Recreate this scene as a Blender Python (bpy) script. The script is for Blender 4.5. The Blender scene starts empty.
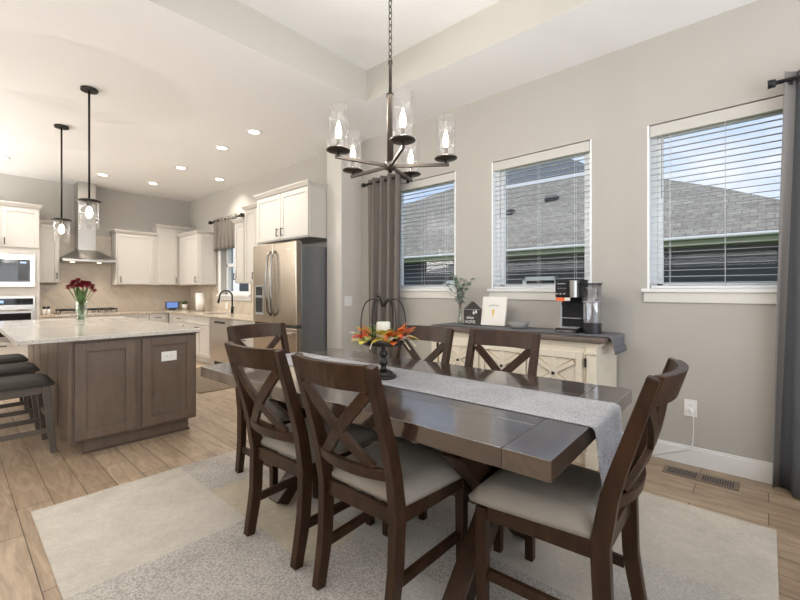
import bpy, bmesh, math, random
from math import sin, cos, pi, radians
from mathutils import Vector, Matrix
random.seed(7)
S = bpy.context.scene
C = S.collection
# ---------------------------------------------------------------- camera
H = 1.225
YAW = radians(42.1)
cd = bpy.data.cameras.new('camera')
cam = bpy.data.objects.new('camera', cd); C.objects.link(cam)
cam.location = (0, 0, H); cam.rotation_euler = (pi/2, 0, YAW - pi/2)
cd.sensor_width = 36; cd.lens = 408/800*36; cd.shift_y = -10.5/800; cd.clip_start = .05
S.camera = cam
# ---------------------------------------------------------------- view
S.view_settings.view_transform = 'Standard'; S.view_settings.look = 'None'
S.view_settings.gamma = 1; S.view_settings.use_curve_mapping = False
S.view_settings.exposure = 0.0
S.cycles.use_denoising = True
S.cycles.max_bounces = 10; S.cycles.diffuse_bounces = 6; S.cycles.glossy_bounces = 4
S.cycles.transparent_max_bounces = 24; S.cycles.transmission_bounces = 8
S.cycles.caustics_reflective = False; S.cycles.caustics_refractive = False
S.cycles.sample_clamp_indirect = 6
# ---------------------------------------------------------------- sky
W = bpy.data.worlds.new('sky'); S.world = W; W.use_nodes = True
nt = W.node_tree; nt.nodes.clear()
def N(t, ty, **kw):
    n = t.nodes.new(ty)
    for k, v in kw.items():
        if k.startswith('i_'):
            n.inputs[k[2:].replace('_', ' ')].default_value = v
        else: setattr(n, k, v)
    return n
tc = N(nt, 'ShaderNodeTexCoord'); mp = N(nt, 'ShaderNodeMapping'); mp.inputs['Scale'].default_value = (2.2, 2.2, 5)
nz = N(nt, 'ShaderNodeTexNoise', i_Scale=1.6, i_Detail=6, i_Roughness=.6)
rp = N(nt, 'ShaderNodeValToRGB')
rp.color_ramp.elements[0].position = .42; rp.color_ramp.elements[0].color = (.50, .66, .92, 1)
rp.color_ramp.elements[1].position = .68; rp.color_ramp.elements[1].color = (.88, .91, .96, 1)
bg = N(nt, 'ShaderNodeBackground', i_Strength=1.15); wo = N(nt, 'ShaderNodeOutputWorld')
for a, b in ((tc.outputs['Generated'], mp.inputs[0]), (mp.outputs[0], nz.inputs['Vector']), (nz.outputs[0], rp.inputs[0]), (rp.outputs[0], bg.inputs[0]), (bg.outputs[0], wo.inputs[0])):
    nt.links.new(a, b)
# ---------------------------------------------------------------- lights
def lamp(name, kind, loc, energy, color=(1, 1, 1), rot=(0, 0, 0), **kw):
    l = bpy.data.lights.new(name, kind); l.energy = energy; l.color = color
    for k, v in kw.items(): setattr(l, k, v)
    o = bpy.data.objects.new(name, l); C.objects.link(o); o.location = loc; o.rotation_euler = rot
    return o
lamp('sun', 'SUN', (0, 0, 8), 1.6, (1, .96, .9), (radians(38), 0, radians(-120)), angle=radians(25))
# added fill lamps behind the camera and at left, bounced off the ceiling
lamp('rear_bounce_fill', 'AREA', (.4, -2.3, 1.5), 150, (.93, .965, 1), (radians(146), 0, 0), shape='RECTANGLE', size=5.5, size_y=2.2)
lamp('left_bounce_fill', 'AREA', (-3.5, 3.6, 1.9), 330, (.94, .97, 1), (radians(168), 0, radians(-90)), shape='RECTANGLE', size=9, size_y=2.2)
lamp('kitchen_bounce_fill', 'AREA', (-2.2, 7.8, 1.9), 215, (1, .985, .95), (radians(168), 0, radians(-90)), shape='RECTANGLE', size=2.4, size_y=2.0)  # added out of view to brighten the kitchen by ceiling bounce
WARM = (1, .86, .68)
DOWNLIGHTS = [(2.405, 4.483), (2.396, 5.299), (2.37, 6.63), (3.05, 6.84), (2.389, 7.957), (1.671, 7.967), (.503, 7.964)]
# ---------------------------------------------------------------- materials
MATS = {}
def mat(name, col, rough=.5, metal=0, var=0, scale=8, stretch=(1, 1, 1), bump=0, bscale=60, emit=None, estr=0, coat=0, spec=None, detail=4):
    m = bpy.data.materials.new(name); m.use_nodes = True; t = m.node_tree
    b = t.nodes['Principled BSDF']; L = t.links.new
    b.inputs['Base Color'].default_value = (*col, 1); b.inputs['Roughness'].default_value = rough; b.inputs['Metallic'].default_value = metal
    if coat: b.inputs['Coat Weight'].default_value = coat; b.inputs['Coat Roughness'].default_value = .12
    if spec is not None: b.inputs['Specular IOR Level'].default_value = spec
    tc = N(t, 'ShaderNodeTexCoord'); mp = N(t, 'ShaderNodeMapping'); mp.inputs['Scale'].default_value = stretch
    L(tc.outputs['Object'], mp.inputs[0])
    if var:
        nz = N(t, 'ShaderNodeTexNoise', i_Scale=scale, i_Detail=detail); L(mp.outputs[0], nz.inputs['Vector'])
        mx = N(t, 'ShaderNodeMix', data_type='RGBA'); L(nz.outputs[0], mx.inputs[0])
        mx.inputs[6].default_value = (*[max(0, c*(1 - var)) for c in col], 1); mx.inputs[7].default_value = (*[min(1, c*(1 + var)) for c in col], 1)
        L(mx.outputs[2], b.inputs['Base Color'])
    if bump:
        n2 = N(t, 'ShaderNodeTexNoise', i_Scale=bscale, i_Detail=3); L(mp.outputs[0], n2.inputs['Vector'])
        bp = N(t, 'ShaderNodeBump', i_Strength=bump, i_Distance=.01); L(n2.outputs[0], bp.inputs['Height']); L(bp.outputs[0], b.inputs['Normal'])
    if emit: b.inputs['Emission Color'].default_value = (*emit, 1); b.inputs['Emission Strength'].default_value = estr
    MATS[name] = m
    return m
def glass_mat(name, tint=(1, 1, 1), lo=.06, hi=.5, rough=.02):
    m = bpy.data.materials.new(name); m.use_nodes = True; t = m.node_tree; t.nodes.clear(); L = t.links.new
    tr = N(t, 'ShaderNodeBsdfTransparent'); tr.inputs[0].default_value = (*tint, 1)
    gl = N(t, 'ShaderNodeBsdfGlossy', i_Roughness=rough); lw = N(t, 'ShaderNodeLayerWeight', i_Blend=.35)
    mr = N(t, 'ShaderNodeMapRange'); mr.inputs['To Min'].default_value = lo; mr.inputs['To Max'].default_value = hi
    mx = N(t, 'ShaderNodeMixShader'); o = N(t, 'ShaderNodeOutputMaterial')
    L(lw.outputs['Facing'], mr.inputs[0]); L(mr.outputs[0], mx.inputs[0]); L(tr.outputs[0], mx.inputs[1]); L(gl.outputs[0], mx.inputs[2]); L(mx.outputs[0], o.inputs[0])
    MATS[name] = m
    return m
M = MATS
mat('wall_paint', (.455, .43, .392), .8, bump=.03, bscale=120, var=.02, scale=3)
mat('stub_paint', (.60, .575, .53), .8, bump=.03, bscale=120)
mat('ceiling_paint', (.85, .845, .835), .9, bump=.04, bscale=150)
mat('white_trim', (.78, .775, .76), .4)
mat('white_vinyl', (.82, .84, .85), .35)
mat('blind_white', (.74, .75, .76), .45)
mat('slat_backlit', (.50, .52, .55), .5)  # white slats toned down to grey, backlit shade put into the colour
mat('valance_cream', (.54, .52, .48), .5)
mat('cabinet_white', (.56, .53, .49), .4)
mat('dark_metal', (.045, .04, .037), .35, .8)
mat('black_metal', (.02, .02, .022), .4, .5)
mat('bronze', (.075, .062, .052), .42, .85)
mat('dark_steel', (.30, .29, .28), .25, 1)
mat('steel', (.58, .56, .53), .28, 1, var=.06, scale=3, stretch=(1, 1, 60))
mat('fridge_steel', (.56, .49, .40), .27, 1, var=.05, scale=3, stretch=(60, 60, 1))
mat('fridge_side', (.20, .21, .22), .36, .6)
mat('chrome', (.75, .75, .76), .12, 1)
mat('black_glass', (.012, .012, .014), .06, spec=.6)
mat('black_satin', (.012, .012, .013), .5, spec=.25)
mat('black_plastic', (.02, .02, .022), .3)
mat('grey_plastic', (.35, .35, .36), .35)
mat('outlet_white', (.83, .82, .80), .4)
mat('dark_slot', (.03, .03, .03), .6)
mat('stool_wood', (.105, .087, .07), .5, var=.2, scale=6, stretch=(1, 1, 6))
mat('stool_fabric', (.055, .048, .042), .85, var=.15, scale=90, bump=.2, bscale=200)
mat('seat_fabric', (.31, .275, .23), .9, var=.07, scale=25, bump=.12, bscale=250)
mat('candle_wax', (.82, .83, .74), .6)
mat('curtain_fabric', (.095, .10, .112), .85, var=.12, scale=200, bump=.1, bscale=300)
mat('curtain_edge', (.23, .215, .205), .85, var=.25, scale=150, bump=.1, bscale=300)
mat('curtain_brown', (.17, .148, .13), .85, var=.12, scale=200, bump=.1, bscale=300)
mat('valance_fabric', (.16, .142, .122), .9, var=.2, scale=60, bump=.1, bscale=200)
mat('sb_cream', (.74, .67, .55), .55, var=.08, scale=5, stretch=(1, 1, 3))
mat('sb_glaze', (.40, .29, .15), .6)
mat('sb_top', (.14, .105, .085), .45, var=.3, scale=4, stretch=(6, 1, 6))
mat('cloth_dark', (.16, .16, .17), .9, var=.35, scale=160, bump=.2, bscale=200)
mat('vent_brown', (.20, .15, .11), .45, .2)
mat('leaf_green', (.16, .22, .10), .6, var=.3, scale=20)
mat('eucalyptus', (.25, .33, .27), .6, var=.3, scale=20)
mat('stem_green', (.10, .19, .06), .6, var=.3, scale=20)
mat('stem_brown', (.20, .15, .10), .7)
mat('petal_red', (.24, .018, .03), .6, var=.4, scale=60)
mat('leaf_orange', (.80, .20, .03), .6, var=.3, scale=30)
mat('leaf_red', (.58, .08, .03), .6, var=.3, scale=30)
mat('leaf_yellow', (.62, .50, .08), .6, var=.3, scale=30)
mat('leaf_olive', (.30, .34, .07), .6, var=.3, scale=30)
mat('leaf_cream', (.72, .62, .48), .7)
mat('bowl_grey', (.27, .26, .25), .5, var=.1)
mat('sign_dark', (.035, .03, .028), .6, var=.3, scale=12)
mat('sign_white', (.80, .78, .74), .6)
mat('canvas', (.79, .76, .70), .8)
mat('cone_tan', (.70, .50, .16), .7)
mat('paper', (.85, .83, .79), .9, bump=.2, bscale=80)
mat('pot_white', (.75, .72, .66), .5)
mat('screen', (.05, .1, .3), .2, emit=(.25, .45, 1), estr=.4)
mat('lcd', (.05, .1, .3), .2, emit=(.45, .65, 1), estr=.9)
mat('orange_label', (.85, .16, .05), .4)
mat('copper_label', (.80, .75, .70), .3)
mat('bulb', (1, .9, .7), .3, emit=(1, .86, .62), estr=6)
mat('downlight_lens', (1, .95, .85), .3, emit=(1, .9, .74), estr=9)
mat('hood_lens', (1, .95, .85), .3, emit=(1, .85, .6), estr=8)
mat('siding', (.045, .055, .065), .6, var=.08, scale=3)
mat('soffit', (.30, .33, .20), .7)
mat('gutter_white', (.80, .82, .82), .5)
mat('upper_roof', (.20, .22, .25), .7, var=.12, scale=20)
mat('grass', (.12, .20, .06), .9, var=.4, scale=9)
mat('kitchen_mat', (.17, .13, .09), .95, var=.5, scale=40, bump=.3)
mat('trim_dark', (.10, .07, .05), .6)  # dark brown for the strip at the foot of the island
glass_mat('clear_glass', lo=.03, hi=.40)
glass_mat('window_glass', lo=.012, hi=.09)
glass_mat('vase_glass', tint=(.93, .97, .93), lo=.08, hi=.6)
glass_mat('smoke_glass', tint=(.97, .97, .98), lo=.12, hi=.55)

def wood(name, c0, c1, rough, stretch, scale=3.0, coat=0, bump=.05, spec=.5):
    m = bpy.data.materials.new(name); m.use_nodes = True; t = m.node_tree; L = t.links.new; b = t.nodes['Principled BSDF']
    tc = N(t, 'ShaderNodeTexCoord'); mp = N(t, 'ShaderNodeMapping'); mp.inputs['Scale'].default_value = stretch
    nz = N(t, 'ShaderNodeTexNoise', i_Scale=scale, i_Detail=7, i_Roughness=.62, i_Distortion=.6)
    r = N(t, 'ShaderNodeValToRGB'); r.color_ramp.elements[0].position = .3; r.color_ramp.elements[1].position = .72
    r.color_ramp.elements[0].color = (*c0, 1); r.color_ramp.elements[1].color = (*c1, 1)
    L(tc.outputs['Object'], mp.inputs[0]); L(mp.outputs[0], nz.inputs['Vector']); L(nz.outputs[0], r.inputs[0]); L(r.outputs[0], b.inputs['Base Color'])
    bp = N(t, 'ShaderNodeBump', i_Strength=bump, i_Distance=.01); L(nz.outputs[0], bp.inputs['Height']); L(bp.outputs[0], b.inputs['Normal'])
    b.inputs['Roughness'].default_value = rough; b.inputs['Specular IOR Level'].default_value = spec
    if coat: b.inputs['Coat Weight'].default_value = coat; b.inputs['Coat Roughness'].default_value = .10; b.inputs['Coat IOR'].default_value = 2.0
    MATS[name] = m
    return m
wood('table_wood', (.022, .012, .008), (.060, .034, .023), .33, (9, 1.1, 9), coat=1)
wood('table_end_wood', (.025, .014, .009), (.070, .042, .029), .33, (1.1, 9, 9), coat=1)
wood('chair_wood', (.020, .008, .0032), (.054, .0245, .011), .38, (7, 7, 1.2), spec=.3)
wood('island_wood', (.125, .088, .064), (.175, .127, .096), .42, (4, 4, 1.4), coat=.1)

def floor_material():
    m = bpy.data.materials.new('floor_planks'); m.use_nodes = True; t = m.node_tree; L = t.links.new; b = t.nodes['Principled BSDF']
    tc = N(t, 'ShaderNodeTexCoord')
    mp = N(t, 'ShaderNodeMapping'); mp.inputs['Rotation'].default_value = (0, 0, radians(90)); mp.inputs['Location'].default_value = (0, .053, 0)
    br = N(t, 'ShaderNodeTexBrick', i_Scale=1.0, i_Mortar_Size=.0022, i_Mortar_Smooth=.1, i_Bias=0.0, i_Brick_Width=.92, i_Row_Height=.153)
    br.offset = .37; br.offset_frequency = 2
    br.inputs['Color1'].default_value = (.37, .275, .19, 1); br.inputs['Color2'].default_value = (.47, .365, .26, 1); br.inputs['Mortar'].default_value = (.10, .062, .036, 1)
    L(tc.outputs['Object'], mp.inputs[0]); L(mp.outputs[0], br.inputs['Vector'])
    m2 = N(t, 'ShaderNodeMapping'); m2.inputs['Scale'].default_value = (9, 1.3, 1); L(tc.outputs['Object'], m2.inputs[0])
    nz = N(t, 'ShaderNodeTexNoise', i_Scale=2.2, i_Detail=8, i_Roughness=.62, i_Distortion=1.6); L(m2.outputs[0], nz.inputs['Vector'])
    r = N(t, 'ShaderNodeValToRGB'); r.color_ramp.elements[0].position = .3; r.color_ramp.elements[1].position = .68
    r.color_ramp.elements[0].color = (.62, .59, .56, 1); r.color_ramp.elements[1].color = (1.12, 1.11, 1.09, 1)
    L(nz.outputs[0], r.inputs[0])
    mx = N(t, 'ShaderNodeMix', data_type='RGBA', blend_type='MULTIPLY'); mx.inputs[0].default_value = 1
    L(br.outputs['Color'], mx.inputs[6]); L(r.outputs[0], mx.inputs[7]); L(mx.outputs[2], b.inputs['Base Color'])
    bp = N(t, 'ShaderNodeBump', i_Strength=.25, i_Distance=.004, invert=True); L(br.outputs['Fac'], bp.inputs['Height']); L(bp.outputs[0], b.inputs['Normal'])
    b.inputs['Roughness'].default_value = .42
    MATS['floor_planks'] = m
floor_material()

def speckle(name, ca, cb, scale, lo=.35, hi=.65, rough=.95, bump=.4, cc=None):
    m = bpy.data.materials.new(name); m.use_nodes = True; t = m.node_tree; L = t.links.new; b = t.nodes['Principled BSDF']
    tc = N(t, 'ShaderNodeTexCoord'); nz = N(t, 'ShaderNodeTexNoise', i_Scale=scale, i_Detail=3, i_Roughness=.7); L(tc.outputs['Object'], nz.inputs['Vector'])
    r = N(t, 'ShaderNodeValToRGB'); r.color_ramp.elements[0].position = lo; r.color_ramp.elements[1].position = hi
    r.color_ramp.elements[0].color = (*ca, 1); r.color_ramp.elements[1].color = (*cb, 1); L(nz.outputs[0], r.inputs[0])
    n2 = N(t, 'ShaderNodeTexNoise', i_Scale=4.5, i_Detail=4, i_Roughness=.7); L(tc.outputs['Object'], n2.inputs['Vector'])
    r2 = N(t, 'ShaderNodeValToRGB'); r2.color_ramp.elements[0].position = .3; r2.color_ramp.elements[1].position = .7
    r2.color_ramp.elements[0].color = (.86, .85, .84, 1); r2.color_ramp.elements[1].color = (1.08, 1.07, 1.06, 1); L(n2.outputs[0], r2.inputs[0])
    mx = N(t, 'ShaderNodeMix', data_type='RGBA', blend_type='MULTIPLY'); mx.inputs[0].default_value = 1
    L(r.outputs[0], mx.inputs[6]); L(r2.outputs[0], mx.inputs[7]); L(mx.outputs[2], b.inputs['Base Color'])
    bp = N(t, 'ShaderNodeBump', i_Strength=bump, i_Distance=.006); L(nz.outputs[0], bp.inputs['Height']); L(bp.outputs[0], b.inputs['Normal'])
    b.inputs['Roughness'].default_value = rough
    MATS[name] = m
speckle('rug_cream', (.50, .46, .40), (.57, .525, .46), 60, bump=.2)
speckle('rug_speck', (.30, .27, .24), (.56, .525, .48), 120, .38, .58)
speckle('rug_tan', (.46, .40, .30), (.53, .465, .36), 60, bump=.2)
speckle('rug_grey', (.42, .395, .36), (.55, .52, .475), 90, .38, .6)
speckle('granite', (.22, .20, .19), (.64, .61, .56), 85, .30, .44, rough=.12, bump=0)
speckle('granite_beige', (.36, .29, .21), (.58, .51, .42), 50, .36, .52, rough=.15, bump=0)
speckle('runner_cloth', (.24, .24, .258), (.52, .52, .55), 190, .34, .6)

def tile_material():
    m = bpy.data.materials.new('backsplash_tile'); m.use_nodes = True; t = m.node_tree; L = t.links.new; b = t.nodes['Principled BSDF']
    tc = N(t, 'ShaderNodeTexCoord'); sx = N(t, 'ShaderNodeSeparateXYZ'); L(tc.outputs['Object'], sx.inputs[0])
    ad = N(t, 'ShaderNodeMath', operation='ADD'); L(sx.outputs[0], ad.inputs[0]); L(sx.outputs[1], ad.inputs[1])
    cx = N(t, 'ShaderNodeCombineXYZ'); L(ad.outputs[0], cx.inputs[0]); L(sx.outputs[2], cx.inputs[1])
    mp = N(t, 'ShaderNodeMapping'); mp.inputs['Rotation'].default_value = (0, 0, radians(45)); L(cx.outputs[0], mp.inputs[0])
    br = N(t, 'ShaderNodeTexBrick', i_Scale=1.0, i_Mortar_Size=.003, i_Brick_Width=.16, i_Row_Height=.075, i_Bias=0.0)
    br.inputs['Color1'].default_value = (.56, .48, .39, 1); br.inputs['Color2'].default_value = (.63, .555, .46, 1); br.inputs['Mortar'].default_value = (.62, .57, .5, 1)
    L(mp.outputs[0], br.inputs['Vector']); L(br.outputs['Color'], b.inputs['Base Color']); b.inputs['Roughness'].default_value = .3
    MATS['backsplash_tile'] = m
tile_material()
def shingle_material():
    m = bpy.data.materials.new('shingles'); m.use_nodes = True; t = m.node_tree; L = t.links.new; b = t.nodes['Principled BSDF']
    tc = N(t, 'ShaderNodeTexCoord'); mp = N(t, 'ShaderNodeMapping'); mp.inputs['Rotation'].default_value = (0, 0, radians(90)); L(tc.outputs['Object'], mp.inputs[0])
    br = N(t, 'ShaderNodeTexBrick', i_Scale=1.0, i_Mortar_Size=.007, i_Brick_Width=.22, i_Row_Height=.13, i_Bias=0.0)
    br.inputs['Color1'].default_value = (.25, .23, .195, 1); br.inputs['Color2'].default_value = (.35, .325, .28, 1); br.inputs['Mortar'].default_value = (.15, .14, .13, 1)
    L(mp.outputs[0], br.inputs['Vector'])
    nz = N(t, 'ShaderNodeTexNoise', i_Scale=9.0, i_Detail=5); L(tc.outputs['Object'], nz.inputs['Vector'])
    mx = N(t, 'ShaderNodeMix', data_type='RGBA', blend_type='OVERLAY'); mx.inputs[0].default_value = .5
    L(br.outputs['Color'], mx.inputs[6]); L(nz.outputs[0], mx.inputs[7]); L(mx.outputs[2], b.inputs['Base Color']); b.inputs['Roughness'].default_value = .9
    MATS['shingles'] = m
shingle_material()

# ---------------------------------------------------------------- mesh helpers
def nb(): return bmesh.new()
def box(bm, x0, x1, y0, y1, z0, z1, mi=0):
    v = [bm.verts.new(p) for p in ((x0, y0, z0), (x1, y0, z0), (x1, y1, z0), (x0, y1, z0), (x0, y0, z1), (x1, y0, z1), (x1, y1, z1), (x0, y1, z1))]
    for f in ((0, 3, 2, 1), (4, 5, 6, 7), (0, 1, 5, 4), (1, 2, 6, 5), (2, 3, 7, 6), (3, 0, 4, 7)):
        bm.faces.new([v[i] for i in f]).material_index = mi
    return v
def frustum(bm, a, b, z0, z1):
    """a, b = (x0,x1,y0,y1) rectangles at z0 and z1"""
    v = [bm.verts.new(p) for p in ((a[0], a[2], z0), (a[1], a[2], z0), (a[1], a[3], z0), (a[0], a[3], z0), (b[0], b[2], z1), (b[1], b[2], z1), (b[1], b[3], z1), (b[0], b[3], z1))]
    for f in ((0, 3, 2, 1), (4, 5, 6, 7), (0, 1, 5, 4), (1, 2, 6, 5), (2, 3, 7, 6), (3, 0, 4, 7)): bm.faces.new([v[i] for i in f])
def sweep(bm, pts, u, w, d, closed=False):
    """rectangular bar along pts; u = fixed width axis; w, d = half width / half depth (numbers or lists)"""
    pts = [Vector(p) for p in pts]; n = len(pts); rings = []
    for i, p in enumerate(pts):
        t = (pts[min(i+1, n-1)] - pts[max(i-1, 0)]).normalized()
        uu = Vector(u[i] if isinstance(u, list) else u); uu = (uu - t*uu.dot(t)).normalized(); vv = t.cross(uu)
        ww = w[i] if isinstance(w, (list, tuple)) else w; dd = d[i] if isinstance(d, (list, tuple)) else d
        rings.append([bm.verts.new(p + uu*a*ww + vv*b*dd) for a, b in ((-1, -1), (1, -1), (1, 1), (-1, 1))])
    for a, b in zip(rings, rings[1:]):
        for k in range(4): bm.faces.new((a[k], a[(k+1) % 4], b[(k+1) % 4], b[k]))
    bm.faces.new(rings[0][::-1]); bm.faces.new(rings[-1])
def tube(bm, pts, r, n=8, caps=True, smooth=True):
    pts = [Vector(p) for p in pts]; m = len(pts); rings = []; ref = None
    for i, p in enumerate(pts):
        t = (pts[min(i+1, m-1)] - pts[max(i-1, 0)]).normalized()
        if ref is None: ref = Vector((0, 0, 1)) if abs(t.z) < .9 else Vector((1, 0, 0))
        a = (ref - t*ref.dot(t)).normalized(); ref = a; b = t.cross(a); rr = r[i] if isinstance(r, (list, tuple)) else r
        rings.append([bm.verts.new(p + (a*cos(2*pi*k/n) + b*sin(2*pi*k/n))*rr) for k in range(n)])
    for a, b in zip(rings, rings[1:]):
        for k in range(n):
            f = bm.faces.new((a[k], a[(k+1) % n], b[(k+1) % n], b[k])); f.smooth = smooth
    if caps: bm.faces.new(rings[0][::-1]); bm.faces.new(rings[-1])
def lathe(bm, prof, n=24, c=(0, 0, 0), smooth=True, axis='z'):
    rings = []
    for r, z in prof:
        rings.append([bm.verts.new((c[0] + r*cos(2*pi*k/n), c[1] + r*sin(2*pi*k/n), c[2] + z)) for k in range(n)] if r > 1e-6 else [bm.verts.new((c[0], c[1], c[2] + z))])
    for a, b in zip(rings, rings[1:]):
        for k in range(n):
            k2 = (k+1) % n
            if len(a) == 1 and len(b) == 1: continue
            if len(a) == 1: f = bm.faces.new((a[0], b[k2], b[k]))
            elif len(b) == 1: f = bm.faces.new((a[k], a[k2], b[0]))
            else: f = bm.faces.new((a[k], a[k2], b[k2], b[k]))
            f.smooth = smooth
def cyl(bm, c, r, z0, z1, n=24): lathe(bm, [(0, z0), (r, z0), (r, z1), (0, z1)], n, (c[0], c[1], 0), smooth=False)
def obj(name, bm, m, parent=None, bevel=0, seg=2, loc=None, smooth=None):
    bmesh.ops.recalc_face_normals(bm, faces=bm.faces)
    me = bpy.data.meshes.new(name); bm.to_mesh(me); bm.free()
    for mm in (m if isinstance(m, (list, tuple)) else [m]): me.materials.append(MATS[mm] if isinstance(mm, str) else mm)
    o = bpy.data.objects.new(name, me); C.objects.link(o)
    if parent: o.parent = parent
    if loc: o.location = loc
    if smooth: me.polygons.foreach_set('use_smooth', [True]*len(me.polygons))
    if bevel:
        b = o.modifiers.new('bevel', 'BEVEL'); b.width = bevel; b.segments = seg; b.limit_method = 'ANGLE'; b.angle_limit = radians(50); b.harden_normals = False
    return o
def tag(o, label=None, cat=None, group=None, kind=None):
    if label: o['label'] = label
    if cat: o['category'] = cat
    if group: o['group'] = group
    if kind: o['kind'] = kind
    return o
def thing(name, label, cat, loc=(0, 0, 0), rz=0, group=None, kind=None):
    o = bpy.data.objects.new(name, None); C.objects.link(o); o.location = loc; o.rotation_euler = (0, 0, rz); o.empty_display_size = .1
    return tag(o, label, cat, group, kind)
def struct(name, bm, m, label, cat, **k): return tag(obj(name, bm, m, **k), label, cat, kind='structure')
def copy_tree(o, parent=None):
    c = o.copy(); C.objects.link(c)
    if parent: c.parent = parent
    for ch in list(o.children): copy_tree(ch, c)
    return c
def text(name, body, size, loc, rot, m, parent, extrude=.001, align='CENTER', shear=0):
    cu = bpy.data.curves.new(name, 'FONT'); cu.body = body; cu.size = size; cu.extrude = extrude; cu.align_x = align; cu.align_y = 'CENTER'; cu.shear = shear
    tmp = bpy.data.objects.new(name, cu); C.objects.link(tmp)
    dg = bpy.context.evaluated_depsgraph_get(); me = bpy.data.meshes.new_from_object(tmp.evaluated_get(dg))
    bpy.data.objects.remove(tmp)
    o = bpy.data.objects.new(name, me); C.objects.link(o); me.materials.clear(); me.materials.append(MATS[m]); o.parent = parent; o.location = loc; o.rotation_euler = rot
    return o
def ray(px, py):
    r = (px - 400)/408; c, s = cos(YAW), sin(YAW)
    return Vector((c + r*s, s - r*c, (289.5 - py)/408))

# ================================================================ SETTING
XW, YB, ZC = 3.48, 9.10, 3.08
XK = 3.42
def wall_cells(bm, x0, x1, ys, zs, holes):
    """wall slab between x0,x1 over the grid ys,zs leaving holes (y0,y1,z0,z1) open"""
    for ya, yb in zip(ys, ys[1:]):
        for za, zb in zip(zs, zs[1:]):
            ym, zm = (ya+yb)/2, (za+zb)/2
            if any(h[0] < ym < h[1] and h[2] < zm < h[3] for h in holes): continue
            box(bm, x0, x1, ya, yb, za, zb)
WIN = [(2.375, 3.285), (1.06, 1.965), (-.235, .67)]
WZ0, WZ1 = 1.22, 2.44
bm = nb(); box(bm, -4, 3.7, -3.2, YB + .15, -.1, 0)
struct('floor', bm, 'floor_planks', 'light brown wood plank floor', 'floor')
holes = [(a, b, WZ0, WZ1) for a, b in WIN]
bm = nb(); wall_cells(bm, XW, XW + .17, sorted({-3.2, 3.806} | {v for w in WIN for v in w}), [0, WZ0, WZ1, 3.6], holes)
struct('wall_right', bm, 'wall_paint', 'beige painted wall with three windows beside the dining table', 'wall')
KW = (6.52, 7.60, 1.13, 2.30)
bm = nb(); wall_cells(bm, XK, XK + .23, [4.087, KW[0], KW[1], YB + .15], [0, KW[2], KW[3], 3.6], [KW])
struct('wall_kitchen', bm, 'wall_paint', 'beige kitchen side wall behind the refrigerator and sink', 'wall')
bm = nb(); box(bm, -4, XK, YB, YB + .15, 0, 3.6)
struct('wall_back', bm, 'wall_paint', 'beige kitchen wall behind the range hood', 'wall')
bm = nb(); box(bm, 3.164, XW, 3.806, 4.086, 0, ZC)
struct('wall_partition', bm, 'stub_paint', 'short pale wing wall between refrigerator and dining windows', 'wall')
bm = nb(); box(bm, -4.15, -4, -3.2, YB + .15, 0, 3.6)
struct('wall_left', bm, 'wall_paint', 'beige wall on the living room side', 'wall')
bm = nb()
for x0, x1, z0, z1 in ((-4, -2.3, 0, 3.6), (2.9, XW, 0, 3.6), (-2.3, 2.9, 2.5, 3.6)): box(bm, x0, x1, -3.35, -3.2, z0, z1)
struct('wall_front', bm, 'wall_paint', 'beige wall behind the camera with a wide glazed opening', 'wall')
# ceiling with the tray recess
TX0, TX1, TY0, TY1, TZ = .37, 2.77, .02, 2.95, 3.39
bm = nb()
box(bm, -4, TX0, -3.2, YB, ZC, 3.6); box(bm, TX1, XW, -3.2, YB, ZC, 3.6)
box(bm, TX0, TX1, -3.2, TY0, ZC, 3.6); box(bm, TX0, TX1, TY1, YB, ZC, 3.6)
box(bm, TX0, TX1, TY0, TY1, TZ, 3.6)
bm.faces.ensure_lookup_table()
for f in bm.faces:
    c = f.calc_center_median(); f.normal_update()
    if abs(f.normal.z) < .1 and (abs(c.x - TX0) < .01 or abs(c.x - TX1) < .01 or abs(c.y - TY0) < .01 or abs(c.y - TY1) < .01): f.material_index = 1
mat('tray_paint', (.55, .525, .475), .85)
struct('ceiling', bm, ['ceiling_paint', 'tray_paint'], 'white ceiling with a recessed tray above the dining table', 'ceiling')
# baseboards
def baseboard(name, x0, x1, y0, y1, label):
    bm = nb(); box(bm, x0, x1, y0, y1, 0, .118)
    if x1 - x0 < y1 - y0: box(bm, x1 - .010, x1, y0, y1, .118, .132)
    else: box(bm, x0, x1, y1 - .010, y1, .118, .132)
    struct(name, bm, 'white_trim', label, 'baseboard', bevel=.003)
baseboard('baseboard_right', XW - .016, XW - .0005, -3.2, 3.80, 'white baseboard along the window wall')
bm = nb(); box(bm, 3.148, 3.1635, 3.79, 4.086, 0, .13); box(bm, 3.1635, 3.46, 3.79, 3.8055, 0, .13)
struct('baseboard_partition', bm, 'white_trim', 'white baseboard around the wing wall', 'baseboard', bevel=.003)

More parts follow.
